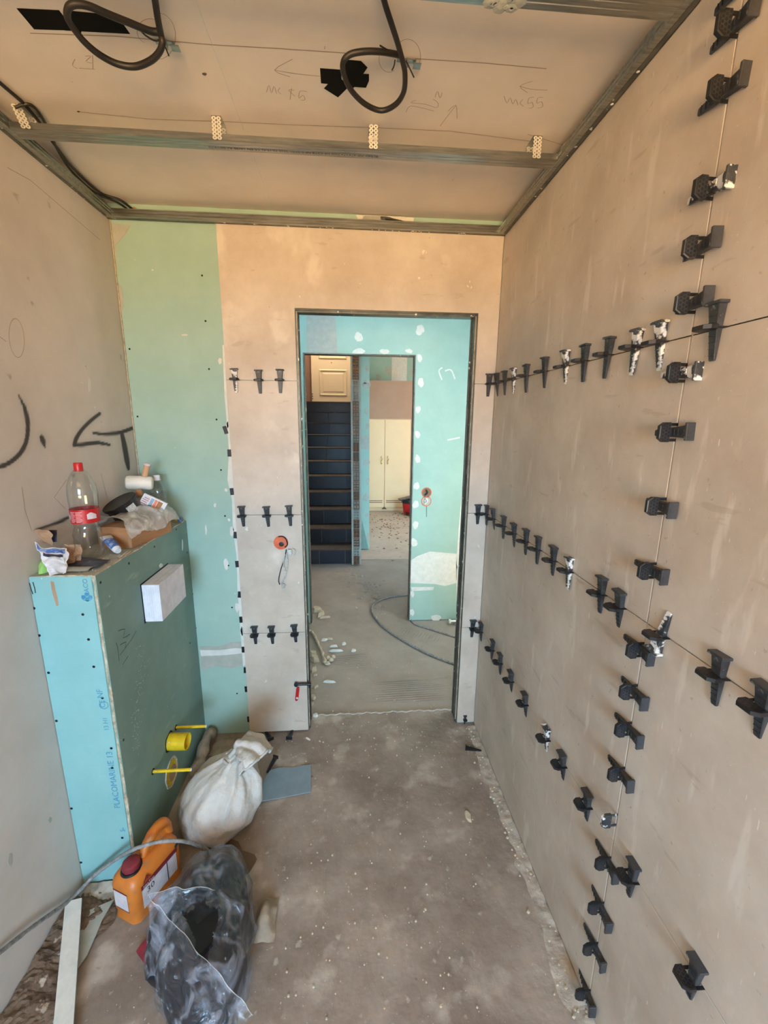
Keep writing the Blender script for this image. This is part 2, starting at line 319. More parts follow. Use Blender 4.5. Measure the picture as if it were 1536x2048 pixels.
# crack / joint lip at the threshold
m = M(); pts = []
for i in range(60):
    x = -.235+.79*i/59; pts.append(Vector((x, 2.068+.004*math.sin(i*1.7)+.003*math.sin(i*.6), .001)))
m.tube(pts, [.0035+.002*abs(math.sin(i*2.3)) for i in range(60)], 5); obj('threshold_lip', m, 'mortar', fl)
m = M(); m.box((-2.3, YBK-.15, -.12), (2.75, 8.3, -.055)); obj('floor_slab', m, 'concrete', **ST)
m = M(); m.box((-30, -70, -.60), (30, YBK-.16, -.40)); obj('assumed_terrace_ground', m, 'rubble', **ST)  # assumed ground outside, unseen; added to block the sky below the horizon
# ---------------------------------------------------------------- left wall with spray paint
def dseg(P_, a, b):
    ab = b-a; t = np.clip(((P_-a)@ab)/max(ab@ab, 1e-9), 0, 1); return np.linalg.norm(P_-(a+t[:, None]*ab), axis=1), t
strokes = [
 ([(37,790),(44,804),(50,818),(55.4,845),(54,876),(45,900),(29,918),(10,930),(-12,936)], [2, 5, 8, 9.5, 9, 10, 10, 10, 9]),
 ([(83,874),(86,882),(90,894)], [9, 11, 3]),
 ([(199,827.6),(182,841),(165,858),(153,876),(149,890)], [7, 8, 8, 9, 9]), ([(149,890),(163.5,889.6),(190,885.6),(205,887),(219,889.6)], [8, 9, 9, 7, 5]),
 ([(187,866),(205,868),(224,867),(242.6,864.5),(268,855)], [5, 7, 8, 8, 8]), ([(244,868.5),(249,892),(254,921),(257,938)], [8, 11, 11, 6]),
 ([(136,1036),(120,1043),(105,1048),(79,1058),(68,1062)], [6, 7, 6, 4, 2])]
ys = np.concatenate([np.arange(YBK-.05, .9, .15), np.arange(.9, 1.948, .0048), [YF, YF+.02]]); zs = np.concatenate([[-.04], np.arange(0, .92, .12), np.arange(.93, 1.78, .0048), np.arange(1.8, 2.4, .1), [ZC]])
G = np.array([[y, z] for z in zs for y in ys]); spray = np.zeros(len(G))
def pix(p):
    d = Vector(p)-EYEV; z = d.dot(_F); z = z if z > .05 else .05; return [768+FPX*d.dot(CR)/z, 1024-FPX*d.dot(CU)/z]
GP = np.array([pix((XL, y, z)) for y, z in G])
for pl, wd in strokes:
    pp = spline([onx(u, v, XL) for u, v in pl], 5); ww = np.interp(np.linspace(0, 1, len(pp)), np.linspace(0, 1, len(wd)), wd)
    Q = np.array([pix(p) for p in pp])
    for i in range(len(Q)-1):
        d, t = dseg(GP, Q[i], Q[i+1])
        # half width in metres: pixel size there measured vertically
        hw = (ww[i]+(ww[i+1]-ww[i])*t)*.5
        a = np.clip((hw*1.25-d)/(hw*.55), 0, 1); a = a*a*(3-2*a); haze = .16*np.exp(-(d/(hw*2.2))**2)
        spray = np.maximum(spray, np.maximum(a*.95, haze))
m = M(); nyy = len(ys)
m.add([(XL, y, z) for y, z in G], [(j*nyy+i, j*nyy+i+1, (j+1)*nyy+i+1, (j+1)*nyy+i) for j in range(len(zs)-1) for i in range(nyy-1)])
wl = obj('wall_left', m, MT['spray'], **ST)
at = wl.data.attributes.new('spray', 'FLOAT', 'POINT'); at.data.foreach_set('value', spray.astype(np.float32))
LX = lambda u, v: onx(u, v, XL)
m = M()
for k in range(29): pass
ell = [LX(33+15*math.cos(a)+3*math.sin(a), 676+39*math.sin(a)) for a in np.linspace(0, 6.4, 30)]
ribbon(ell, .0016, NL, 'pencil', wl)
for pl in ([(43.5, 974), (50, 1020), (63, 1061)], [(201.7, 947.5), (208, 972), (214, 996)], [(133, 959.5), (108, 995), (130.5, 1017.4)],
           [(-5, 670), (12, 683)], [(190, 965), (196, 985), (196, 1003)], [(14, 335), (60, 360), (130, 420), (200, 480)]):
    ribbon([LX(*p) for p in pl], .0018, NL, 'pencil', wl)
for u, v, a, b in ((179, 770, 6, 26), (190, 815, 4, 4), (20, 1720, 10, 26), (100, 1640, 8, 12)):
    patch(LX, u, v, a, b, NL, 'filler' if v < 1000 else 'filler_dull', wl, 'plaster_smear', .0006)
# ---------------------------------------------------------------- back wall with an assumed window opening (behind the camera)
m = M(); x0, x1, z1, z0_ = -.75, .55, 2.05, .85
m.box((XL-.05, YBK-.1, 0), (x0, YBK, ZC)); m.box((x1, YBK-.1, 0), (XR+.05, YBK, ZC)); m.box((x0, YBK-.1, z1), (x1, YBK, ZC)); m.box((x0, YBK-.1, -.05), (x1, YBK, z0_))
obj('wall_back', m, 'plaster', **ST)
# ---------------------------------------------------------------- right wall: board behind + tiles as pieces
m = M(); m.box((XR+.010, YBK, -.05), (XR+.06, YF+.1, ZC)); wr = obj('wall_right', m, 'mortar', **ST)
def tile_box(x0, x1, y0, y1, z0, z1, parent):
    m = M(); c = Vector(((x0+x1)/2, (y0+y1)/2, (z0+z1)/2)); hx, hy, hz = (x1-x0)/2, (y1-y0)/2, (z1-z0)/2
    if hx < hy: m.obox(c, (0, 1, 0), UP, (1, 0, 0), hy, hz, hx, .0008)
    else: m.obox(c, (1, 0, 0), UP, (0, -1, 0), hx, hz, hy, .0008)
    return obj('tile', m, 'tile', parent)
g = .0011
zz = [.004, Z1, Z2, Z3, ZP-.001]
for i in range(4):
    tile_box(XR, XR+.009, YG+g+.0006, YF-.002, zz[i]+g, zz[i+1]-g, wr); tile_box(XR, XR+.009, YG-1.2, YG-g-.0006, zz[i]+g, zz[i+1]-g, wr); tile_box(XR, XR+.009, YG-2.4, YG-1.2-2*g, zz[i]+g, zz[i+1]-g, wr)
m = M()
for i in (1, 2, 3): m.box((XR+.004, YG-1.2, zz[i]-g), (XR+.0095, YF-.002, zz[i]+g))
obj('joint_line', m, 'holes', wr)
m = M(); m.box((XR+.0022, YG-g-.0006, .004), (XR+.0095, YG+g+.0006, ZP)); obj('joint_line', m, 'mortar', wr)
# ---------------------------------------------------------------- far wall
WT = .105     # total thickness of the doorway wall
m = M(); yb = YF+.010
for a, b, c, d in ((XL-.05, XD0-.004, 0, ZC), (XD1+.004, XR+.06, 0, ZC), (XD0-.004, XD1+.004, ZD+.004, ZC)):
    m.box((a, yb, c), (b, YF+WT, d))
# green board is in the tile plane on the left
m.box((XL-.05, YF+.0085, 0), (XT+.01, yb, ZC))
wf = obj('wall_far', m, 'board', **ST)
FB = lambda u, v: ony(u, v, YF+.0085)
def far_tile(poly):
    m = M(); m.prism([Vector((x, YF, z)) for x, z in poly], (0, 1, 0), .0085); return obj('tile', m, 'tile', wf)
far_tile([(XT, .006), (XD0, .006), (XD0, Z1-g), (XT, Z1-g)]); far_tile([(XT, Z1+g), (XD0, Z1+g), (XD0, Z2-g), (XT, Z2-g)]); far_tile([(XT, Z2+g), (XD0, Z2+g), (XD0, Z3-g), (XT, Z3-g)])
e = XR-.0012
far_tile([(XD1, .012), (e, .012), (e, Z1-g), (XD1, Z1-g)]); far_tile([(XD1, Z1+g), (e, Z1+g), (e, Z2-g), (XD1, Z2-g)]); far_tile([(XD1, Z2+g), (e, Z2+g), (e, Z3-g), (XD1, Z3-g)])
ft = far_tile([(XT, Z3+g), (XD0, Z3+g), (XD0, ZD), (XD1, ZD), (XD1, Z3+g), (e, Z3+g), (e, ZP-.001), (XT, ZP-.001)])
screws(wf, NF, FB, [(404,551),(411,642),(418,738),(433,839),(442,940),(450,1032),(457,1131),(464,1215),(474,1387),(245,594),(259,698),(275,833)])
# filler bands and splashes on the green board
polypatch([FB(u, v) for u, v in ((220,446),(262,450),(250,470),(232,490),(228,560),(243,572),(248,600),(240,660),(247,720),(252,760),(250,760),(236,610))], NF, 'filler_dull', wf, 'filler_band', .0008)
polypatch([FB(u, v) for u, v in ((400,1292),(440,1293),(462,1284),(486,1283),(489,1331),(462,1336),(430,1332),(404,1340))], NF, 'filler_dull', wf, 'filler_band', .0009)
polypatch([FB(u, v) for u, v in ((400,1300),(440,1300),(470,1296),(487,1297),(488,1306),(450,1310),(402,1312))], NF, 'filler', wf, 'filler_band', .0013)
polypatch([FB(u, v) for u, v in ((445,690),(448,690),(455,800),(462,900),(468,960),(480,1100),(488,1240),(492,1330),(486,1332),(480,1250),(475,1180),(473,1110),(466,1060),(464,1000),(455,960),(458,900),(449,790))], NF, 'filler', wf, 'filler_band', .001)
for u, v, a, b in ((440,722,7,14),(452,980,6,8),(464,1062,9,22),(458,1040,5,6),(412,1060,4,20),(452,1128,9,24),(474,1215,7,20),(484,1262,6,20),(369,670,12,4),(430,1010,5,10),(455,850,6,14),(305,540,5,3)):
    patch(FB, u, v, a, b, NF, 'filler', wf, 'plaster_splash', .001)
m = M(); pts = [Vector((XL+.004, YF+.006, z)) for z in np.linspace(ZB, ZP, 30)]
m.tube([p+Vector((random.uniform(-.001, .001), 0, 0)) for p in pts], .003, 5); obj('corner_filler', m, 'edge', wf)
# doorway lining of galvanised channel
dl = thing('door_lining', 'dark galvanised metal lining around the bathroom doorway', 'door frame', (.16, YF+.05, 0))
dep0, dep1 = YF+.004, YF+WT
for a, b in ((XD0-.004, XD0+.004), (XD1-.004, XD1+.004)):
    m = M(); s = 1 if a < 0 else -1
    m.box((a, dep0+.008, .001), (b, dep1, ZD)); xin = b if s > 0 else a
    m.box((min(xin, xin+s*.006), YF+.02, .001), (max(xin, xin+s*.006), YF+.028, ZD-.006)); m.box((min(xin, xin+s*.005), dep1-.02, .001), (max(xin, xin+s*.005), dep1-.012, ZD-.006))
    obj('jamb', m, 'steel_dark', dl)
m = M(); m.box((XD0+.004, dep0+.008, ZD-.004), (XD1-.004, dep1, ZD+.004)); m.box((XD0+.004, YF+.022, ZD-.012), (XD1-.004, YF+.03, ZD-.004)); obj('head', m, 'steel_dark', dl)
for s, x in ((1, XD0+.004), (-1, XD1-.004)):
    m = M()
    pts = [Vector((x+s*.001, YF+.016, z)) for z in np.linspace(.02, ZD-.01, 40)]; m.tube([p+Vector((random.uniform(-.001, .001), 0, 0)) for p in pts], .0026, 5); obj('plaster_bead', m, 'edge', dl)
# ---------------------------------------------------------------- ceiling
m = M(); xs_ = -.308
m.box((XL-.06, YBK-.05, ZC), (xs_, YF+.01, ZC+.012)); ce = obj('ceiling', m, 'ceil', **ST)
m = M(); m.box((xs_, YBK-.05, ZC), (XR+.06, YF+.01, ZC+.012)); m.box((XL-.06, YBK-.05, ZC+.0121), (XR+.06, YF+.01, ZC+.03)); obj('board_panel', m, 'ceil', ce)
m = M(); m.tube([Vector((xs_+random.uniform(-.0008, .0008), y, ZC+.001)) for y in np.linspace(.9, 1.94, 50)], .0016, 5); obj('board_seam', m, 'filler', ce)
CZ = lambda u, v: onz(u, v, ZC)
for pl, wd in (([(60,66),(230,72),(420,89),(560,97),(695,106)], .0022), ([(830,117),(960,125),(1093,137)], .0022), ([(155,223),(300,238),(450,243),(600,250),(750,255),(900,262),(1060,282)], .0018)):
    ribbon([CZ(*p) for p in pl], wd, NC, 'pencil', ce)
for pl in ([(585,118),(549,140),(580,153)], [(549,140),(590,147),(640,152)], [(1065,162),(1040,172),(1055,185)], [(1040,172),(1062,178),(1095,180)],
           [(880,252),(895,232),(912,210)], [(896,222),(912,210),(914,237)], [(614,183),(600,182),(598,196),(606,190),(610,199),(602,200)], [(588,180),(577,180),(590,192)], [(583,176),(580,199)],
           [(560,175),(556,182),(562,188)], [(553,187),(548,172),(543,186),(538,170),(533,184)],
           [(1086,195),(1076,195),(1074,206),(1083,203),(1085,213),(1075,216)], [(1068,194),(1058,196),(1056,207),(1064,204),(1066,214),(1057,216)], [(1046,198),(1040,206),(1047,212)], [(1036,210),(1031,198),(1026,208),(1020,195),(1014,206),(1008,192)],
           [(832,200),(822,205),(850,208),(873,215),(876,206),(866,198)], [(812,224),(820,212),(846,216),(868,222)], [(884,185),(880,196),(875,182),(870,194)],
           [(150,118),(145,130),(155,137)], [(158,136),(190,138)], [(185,110),(186,138)], [(170,112),(182,112),(172,122),(184,126)], [(650,92),(649,98)], [(1055,268),(1130,291)]):
    ribbon([CZ(*p) for p in pl], .0014, NC, 'pencil', ce, smooth=3)
for (cu, cv, ru, rv, a0, a1) in ((318, 72, 33, 46, -1.9, 2.2), (300, 62, 26, 25, 2, 5.4), (815, 112, 26, 34, -2.2, .8), (778, 118, 20, 26, 1, 3.6)):
    ribbon([CZ(cu+ru*math.cos(a), cv+rv*math.sin(a)) for a in np.linspace(a0, a1, 20)], .0012, NC, 'pencil', ce)
patch(CZ, 409, 148, 9, 6, NC, 'rubble', ce, 'nick', .0006); patch(CZ, 157, 223, 7, 3, NC, 'rubble', ce, 'nick', .0006)
# ---------------------------------------------------------------- perimeter and cross channels
def cchan(y0, name, label, xa, xb):
    t = thing(name, label, 'metal channel', ((xa+xb)/2, y0+.023, ZP))
    m = M(); z = ZP; sec = [(0, 17), (0, .8), (1, 0), (14, 0), (15, 1.2), (18, 1.2), (19, 0), (28, 0), (29, 1.2), (32, 1.2), (33, 0), (46, 0), (47, .8), (47, 17), (42, 17), (42, 16.2), (46.2, 16.2), (46.2, 1.6), (.8, 1.6), (.8, 16.2), (5, 16.2), (5, 17)]
    r = [[Vector((x, y0+a/1000, z+b/1000)) for a, b in sec] for x in (xa, xb)]; m.loft(r, True); obj('channel', m, 'steel', t); return t
cc = cchan(1.419, 'ceiling_channel', 'galvanised cross channel carrying four hanger straps under the bathroom ceiling', XL+.03, XR-.028)
text('BLIND 70F 47X17X3000 NF CSTB NF 0 07/01/2025 12:19:42 CE EN 14195 A1 59/19/70', .0135, (.085, 1.4455, ZP-.0002), (-1, 0, 0), (0, 1, 0), 'blackink', cc, depth=.0005)
cf = cchan(.92, 'ceiling_channel', 'dusty cross channel at the top edge nearest the camera', XL+.03, XR-.028)
m = M()
for k in range(14): m.lathe([(random.uniform(.006, .016), 0), (.004, .0015)], (.29+random.uniform(-.03, .03), .955+random.uniform(-.012, .012), ZP-.0002), NC, 7)
obj('plaster_splash', m, 'filler_dull', cf, kind='stuff')
def wall_channel(label, pts, inward):
    a, b = [Vector(p) for p in pts]; inward = Vector(inward); t = thing('wall_channel', label, 'metal channel', ((a.x+b.x)/2, (a.y+b.y)/2, ZP))
    sec = [(0, 0), (27, 0), (28, 1), (28, 8), (26.6, 9), (26.6, 11), (28, 12), (28, 19), (26.6, 20), (26.6, 22), (28, 23), (28, 28), (26, 28), (26, 2), (2, 2), (2, 28), (0, 28)]
    m = M(); m.loft([[p+inward*(q/1000)+UP*(z/1000) for q, z in sec] for p in (a, b)], True); obj('channel', m, 'steel', t)
    m = M(); n2 = UP.cross(inward)
    m.loft([[p+inward*.001+UP*-.0012, p+inward*.012+UP*-.0012, p+inward*.012, p+inward*.001] for p in (a, b)], True); obj('flange_shade_strip', m, 'steel_dark', t)  # added dark strip, stands in for the dark reflection under the flange
    m = M(); rnd = random.Random(int(abs(a.x*100)+abs(inward.y)*7))
    for k in range(16): q = a.lerp(b, rnd.uniform(.35, .95)); m.lathe([(rnd.uniform(.002, .005), 0), (.0015, .0015)], q+inward*rnd.uniform(.004, .014)+UP*-.0013, NC, 6)
    obj('plaster_splash', m, 'filler', t, kind='stuff')
wall_channel('galvanised edge channel along the top of the left painted wall', ((XL, YBK+.01, ZP), (XL, YF-.028, ZP)), (1, 0, 0))
wall_channel('galvanised edge channel along the top of the far wall above the doorway', ((XL, YF, ZP), (XR-.0005, YF, ZP)), (0, -1, 0))
wall_channel('dark edge channel with plaster dots along the top of the tiled right wall', ((XR, YBK+.01, ZP), (XR, YF-.028, ZP)), (-1, 0, 0))
# hanger straps: perforated zinc, one each side of the channel
def hanger(x, label, tilt=0, twist=0):
    t = thing('hanger_strap', label, 'hanger strap', (x, 1.417, ZP+.012), 'perforated hanger straps on the cross channel'); 
    for side, nm in ((0, 'strap'), (1, 'back_strap')):
        m = M(); y = 1.4165 if side == 0 else 1.4665; nk = 6; H = .056; W0 = .0125; z0 = ZP+.001; off = side*.0
        def tp(a, z): return Vector((x+off+a+tilt*(z-z0)*(1-side*.5), y-.0008*side-(twist*(z-z0)), z))
        for k in range(nk):
            for q in (-1, 1):
                c = (q*W0*.52, z0+H*(k+.5)/nk); R = H/nk*.56; seg = 10; hole = R*.36
                inn = [tp(c[0]+hole*math.cos(a), c[1]+hole*math.sin(a)) for a in np.linspace(0, 2*math.pi, seg, endpoint=False)]
                out = [tp(c[0]+R*1.25*math.cos(a), c[1]+R*math.sin(a)) for a in np.linspace(0, 2*math.pi, seg, endpoint=False)]
                m.loft([inn, out]); 
        obj(nm, m, 'steel_white', t)
    m = M(); m.box((x-.013, 1.4158, ZC-.0015), (x+.013, 1.468, ZC-.0005)); m.lathe([(.005, 0), (.004, .003)], (x, 1.44, ZC-.001), NC, 8); obj('top_plate', m, 'steel', t)
hanger(-.878, 'bent perforated hanger strap nearest the left wall on the cross channel', -.35)
hanger(-.371, 'straight perforated hanger strap second from the left wall beside the ceiling seam')
hanger(.069, 'crumpled perforated hanger strap near the middle of the cross channel', 0, .12)
hanger(.556, 'perforated hanger strap nearest the tiled right wall on the cross channel')
# conduit loops and tape
def loop(label, pts, rr, clipc, wires, tapes, tlabel):
    cen = CZ(*clipc); t = thing('conduit_loop', label, 'cable', cen)
    m = M(); m.tube([onz(u, v, ZC-h) for u, v, h in pts], rr, 10, smooth=6); obj('conduit', m, 'rubber', t, True)
    m = M(); a, b = CZ(clipc[0]-20, clipc[1]-3), CZ(clipc[0]+22, clipc[1]+2); d = (b-a).normalized(); s = UP.cross(d)
    m.obox((a+b)/2-UP*.004, d, s, UP, (b-a).length*.45, .006, .0008); m.obox(b-UP*.012, d, s, UP, .009, .009, .0007); m.obox(a.lerp(b, .55)-UP*.008, d, s, UP, .002, .007, .005)
    obj('bracket', m, 'steel', t)
    for ws in wires:
        m = M(); m.tube([onz(u, v, ZC-h) for u, v, h in ws], .0016, 6, smooth=4); obj('wire', m, 'rubber', t)
    k = 0
    allp = [q for tp_ in tapes for q in tp_]; 
    tt = thing('tape_patch', tlabel, 'tape', sum([CZ(*q) for q in allp], Vector())/len(allp))
    for tp_ in tapes:
        m = M(); m.prism([CZ(*q)-UP*(.0003+.0003*k) for q in tp_], NC, .0004); obj('tape_strip', m, 'tape', tt); k += 1
loop('black conduit loop hanging from the ceiling near the left, over a long tape strip',
     [(300,-60,.004),(310,0,.012),(316,40,.022),(322,70,.03),(325,85,.04),(318,105,.05),(300,122,.055),(270,133,.06),(235,128,.062),(200,110,.062),(170,85,.06),(148,58,.055),(135,35,.05),(137,15,.045),(152,8,.04),(180,13,.035),(215,28,.03),(260,46,.02),(300,62,.014),(322,64,.01)], .0065, (328, 82),
     [[(272,50,.02),(290,70,.02),(312,82,.015),(325,76,.01)], [(328,88,.01),(338,112,.03)]],
     [[(33,16),(118,20),(132,38),(138,60),(68,58)], [(133,20),(235,30),(260,67),(130,60)], [(140,15),(165,38),(162,68),(150,66),(140,52)]], 'long black tape strip stuck to the ceiling near the left channel')
loop('black conduit loop hanging from the ceiling right of the board seam, over crossed tape',
     [(755,-60,.004),(768,0,.012),(782,45,.022),(795,85,.03),(805,122,.04),(810,150,.048),(807,185,.055),(790,210,.058),(762,221,.06),(730,208,.06),(702,180,.058),(688,150,.055),(686,125,.05),(700,109,.042),(730,103,.035),(765,104,.025),(800,110,.014)], .0060, (812, 118),
     [[(812,122,.01),(820,138,.025),(828,155,.035)], [(790,120,.01),(788,132,.02),(784,140,.02)], [(798,112,.01),(775,100,.02),(760,91,.025)]],
     [[(640,136),(682,139),(684,170),(642,166)], [(648,176),(672,150),(700,170),(676,194)], [(688,118),(722,121),(735,134),(705,178),(690,165)], [(700,145),(738,147),(738,160),(732,174),(700,172)]], 'crossed black tape strips stuck to the ceiling behind the middle cable loop')
for k, (pl, lab) in enumerate((([(-40,130,.006),(0,166,.008),(45,205,.01),(75,240,.012),(110,290,.012),(150,340,.014),(200,385,.014),(240,400,.016),(268,421,.03)], 'upper black cable running above the left edge channel to the far wall'),
      ([(30,215,.02),(62,210,.008),(90,245,.012),(118,305,.018),(150,350,.02),(190,385,.022),(235,405,.022),(262,424,.034)], 'lower grey and black cable above the left edge channel'),
      ([(-30,255,.04),(0,290-35,.035),(15,268,.03)], 'short black cable end showing over the left channel near the frame edge'))):
    m = M(); pts = []
    for u, v, h in pl:
        p = onz(u, v, ZC-h); p.x = max(p.x, XL+.008); p.y = min(p.y, YF-.006); pts.append(p)
    m.tube(pts, .0045 if k == 0 else .0038, 8, smooth=6); obj('electric_cable', m, 'rubber', None, True, **P(lab, 'cable'))
m = M(); m.lathe([(.006, 0), (.0095, .003), (.010, .008), (.006, .014)], (-.845, YF-.003, 2.402), NF, 12); obj('cable_grommet', m, 'card', wf)
m = M()
p = FX(720, 433); 
for q in ([(712,430),(828,436),(826,446),(716,441)], [(728,430),(810,434),(812,452),(722,447)]): m.prism([FX(*a) for a in q], NF, .0012)
obj('filler_band', m, 'filler', wf)
# ---------------------------------------------------------------- levelling clips
CLIP = M()
for s in (-1, 1): CLIP.obox((s*.0155, 0, .009), (1, 0, 0), (0, 1, 0), (0, 0, 1), .0028, .0009, .0095)
hexo = [(-.0195, .017), (.0195, .017), (.0195, .030), (.0125, .040), (-.0125, .040), (-.0195, .030)]
CLIP.loft([[Vector((x*k, y, .017+(z-.017)*k+.0)) for x, z in hexo] for y, k in ((-.0042, .9), (-.0035, 1), (.0035, 1), (.0042, .9))], True)
HON = M()      # raised honeycomb ribs on both faces of the cap
for s in (-1, 1):
    for i in range(-2, 3):
        for j in range(3):
            cx = i*.0072+(j % 2)*.0036; cz = .0205+j*.0063
            if abs(cx) > .0150 or (cz > .031 and abs(cx) > .0095): continue
            out = [Vector((cx+.0040*math.cos(a), s*.0047, cz+.0040*math.sin(a))) for a in np.linspace(.52, 6.80, 7)[:6]]
            inn = [Vector((cx+.0030*math.cos(a), s*.0047, cz+.0030*math.sin(a))) for a in np.linspace(.52, 6.80, 7)[:6]]
            HON.loft([out, inn] if s < 0 else [inn, out])
WED = M()
sec = []
for y, hw, th in ((-.056, .0050, .003), (-.054, .0066, .0035), (-.02, .0088, .0075), (.012, .0105, .0115), (.038, .0125, .0150)):
    sec.append([Vector((x, y, z)) for x, z in ((-hw, .0012), (hw, .0012), (hw, th), (hw*.85, th+.0012), (-hw*.85, th+.0012), (-hw, th))])
WED.loft(sec, True); WED.obox((0, .0405, .0105), (1, 0, 0), (0, 1, 0), (0, 0, 1), .0172, .0028, .0098, .001)
for k in range(7): WED.box((-.006, -.047+k*.011, .0050+.0018*k), (.006, -.0462+k*.011, .0064+.0018*k+.0006))
def mesh_of(m, name, mt):
    me = bpy.data.meshes.new(name); me.from_pydata([tuple(p) for p in m.v], [], m.f); me.materials.append(MT[mt]); return me
ME_C = mesh_of(CLIP, 'clip_base', 'black'); ME_H = mesh_of(HON, 'honeycomb', 'steel_dark'); ME_W = mesh_of(WED, 'wedge', 'wedge'); ME_S = mesh_of(WED, 'wedge_smeared', 'smear'); ME_CS = mesh_of(CLIP, 'clip_smeared', 'smear')
# steel_dark is wrong for plastic ribs
ME_H.materials[0] = MT['wedge']
def clip(loc, J, K, W, label, group, smeared=False, wedge=True, tilt=0, slide=0, csm=False, roll=0, sc=1.):
    o = bpy.data.objects.new('levelling_clip', None); COL.objects.link(o); o.empty_display_size = .02
    J, K, W = Vector(J), Vector(K), Vector(W)
    mw = Matrix(((J.x, K.x, W.x, loc[0]), (J.y, K.y, W.y, loc[1]), (J.z, K.z, W.z, loc[2]), (0, 0, 0, 1)))
    o.matrix_world = mw @ Matrix.Rotation(roll, 4, 'X') @ Matrix.Scale(sc, 4); o['label'] = label; o['category'] = 'tile clip'; o['group'] = group
    b = bpy.data.objects.new('clip_base', ME_CS if csm else ME_C); COL.objects.link(b); b.parent = o
    h = bpy.data.objects.new('honeycomb', ME_H); COL.objects.link(h); h.parent = b
    if wedge:
        w_ = bpy.data.objects.new('wedge', ME_S if smeared else ME_W); COL.objects.link(w_); w_.parent = o
        w_.matrix_local = Matrix.Rotation(tilt, 4, 'Z') @ Matrix.Translation((0, slide, 0))
    return o
ORD = ['first', 'second', 'third', 'fourth', 'fifth', 'sixth', 'seventh', 'eighth', 'ninth', 'tenth', 'eleventh', 'twelfth', 'thirteenth', 'fourteenth', 'fifteenth', 'sixteenth', 'seventeenth', 'eighteenth']
def y_at(u, z):
    lo, hi = .3, YF
    for _ in range(40):
        mid = (lo+hi)/2; d = Vector((XR, mid, z))-EYEV; uu = 768+FPX*d.dot(CR)/d.dot(_F)
        if uu > u: lo = mid
        else: hi = mid
    return lo
def z_at(v, y):
    lo, hi = 0, 2.7
    for _ in range(40):
        mid = (lo+hi)/2; d = Vector((XR, y, mid))-EYEV; vv = 1024-FPX*d.dot(CU)/d.dot(_F)
        if vv > v: lo = mid
        else: hi = mid
    return lo
rnd = random.Random(11)
ROWS = [(Z3, 'upper', [996.7, 1012, 1030, 1056, 1093, 1135, 1173, 1220, 1276, 1325.7, 1437], (2, 5, 8, 9)),
        (Z2, 'middle', [975.6, 989.4, 1010, 1031, 1055, 1079, 1110, 1141.7, 1206.6, 1243.7, 1327, 1443, 1533], (7, 10)),
        (Z1, 'lower', [964.5, 987, 1003, 1025, 1053.6, 1096.6, 1129, 1178.6, 1269, 1393.8], (5,))]
for z, rn_, us, sm in ROWS:
    for i, u in enumerate(us):
        y = y_at(u, z); flip = (rn_ == 'middle' and i == 10)
        adj = ('plaster-smeared' if i in sm else 'black')+' clip on the '+rn_+' level joint of the right wall, '+ORD[i]+' from the far corner'
        if flip: adj = 'upside-down black clip with wedge tip up, right of the upright joint, middle row'
        if flip: clip((XR, y, z), (0, 1, 0), (0, 0, -1), NR, adj, 'clips on the right wall level joints', True, tilt=-.18)
        else: clip((XR, y, z), (0, -1, 0), (0, 0, 1), NR, adj, 'clips on the right wall level joints', i in sm, tilt=rnd.uniform(-.07, .07), slide=rnd.uniform(-.004, .004), roll=rnd.uniform(-.08, .08))
vs = [-38, 50, 182, 378, 495, 607, 746, 864.6, 1012.5, 1141, 1299, 1383, 1457, 1547, 1640, 1725, 1815, 1895, 1989]
for i, v in enumerate(vs):
    z = z_at(v, YG)
    if z > ZP-.03: continue
    lab = 'black clip on the upright joint of the right wall, '+ORD[i-1]+' down from the ceiling'
    if i == len(vs)-1: lab = 'lowest black clip on the upright joint of the right wall, nearest the floor'
    if v == 1640: lab = 'broken white-smeared clip without wedge on the upright joint above the lower clip rows'
    clip((XR, YG, z), (0, 0, 1), (0, -1, 0), NR, lab, 'clips on the right wall upright joint', i in (3, 6), wedge=v != 1640, tilt=rnd.uniform(-.06, .06), slide=rnd.uniform(-.004, .004), csm=v == 1640, roll=rnd.uniform(-.1, .1))
FR = [(Z3, 'upper', [471.4, 519.4, 561, 977]), (Z2, 'middle', [485.5, 535, 579.6, 955]), (Z1, 'lower', [510, 544, 590, 944])]
for z, rn_, us in FR:
    for i, u in enumerate(us):
        v = {Z3: 765, Z2: 1029, Z1: 1262}[z]; x = ony(u, v, YF).x
        lab = 'black clip on the '+rn_+' joint left of the doorway, '+ORD[i]+' from the green board' if i < 3 else 'black levelling clip on the '+rn_+' joint of the narrow tile strip right of the doorway'
        clip((x, YF, z), (1, 0, 0), (0, 0, 1), NF, lab, 'clips around the doorway', (z == Z3 and i == 0), tilt=rnd.uniform(-.06, .06), slide=rnd.uniform(-.003, .003), roll=rnd.uniform(-.06, .06))
# broken clip bases along the free tile edge
for i, (u, v) in enumerate([(451,860),(459,906),(464,983),(471,1070),(474.5,1128),(479.4,1189),(482.5,1239),(487,1299),(491,1340),(493,1378),(498,1438)]):
    p = FB(u, v); m = M(); wv = .016 if i else .017; a = .25 if i == 0 else rnd.uniform(-.1, .1)
    d = Vector((math.cos(a), 0, math.sin(a))); q = Vector((-d.z, 0, d.x))
    m.obox(p+NF*.0016, d, q, NF, .0085, wv, .0012, .0006); m.obox(p+NF*.0034, d, q, NF, .0022, wv*.8, .0008)
    if i > 4: m.obox(p+NF*.004+q*.010, d, q, NF, .005, .003, .0035); m.obox(p+NF*.004-q*.010, d, q, NF, .005, .003, .003)
    obj('spacer_foot', m, 'black', None, **P('black spacer foot under the free tile edge beside the green board, '+ORD[i]+' from the top', 'spacer', 'spacer feet along the free tile edge'))
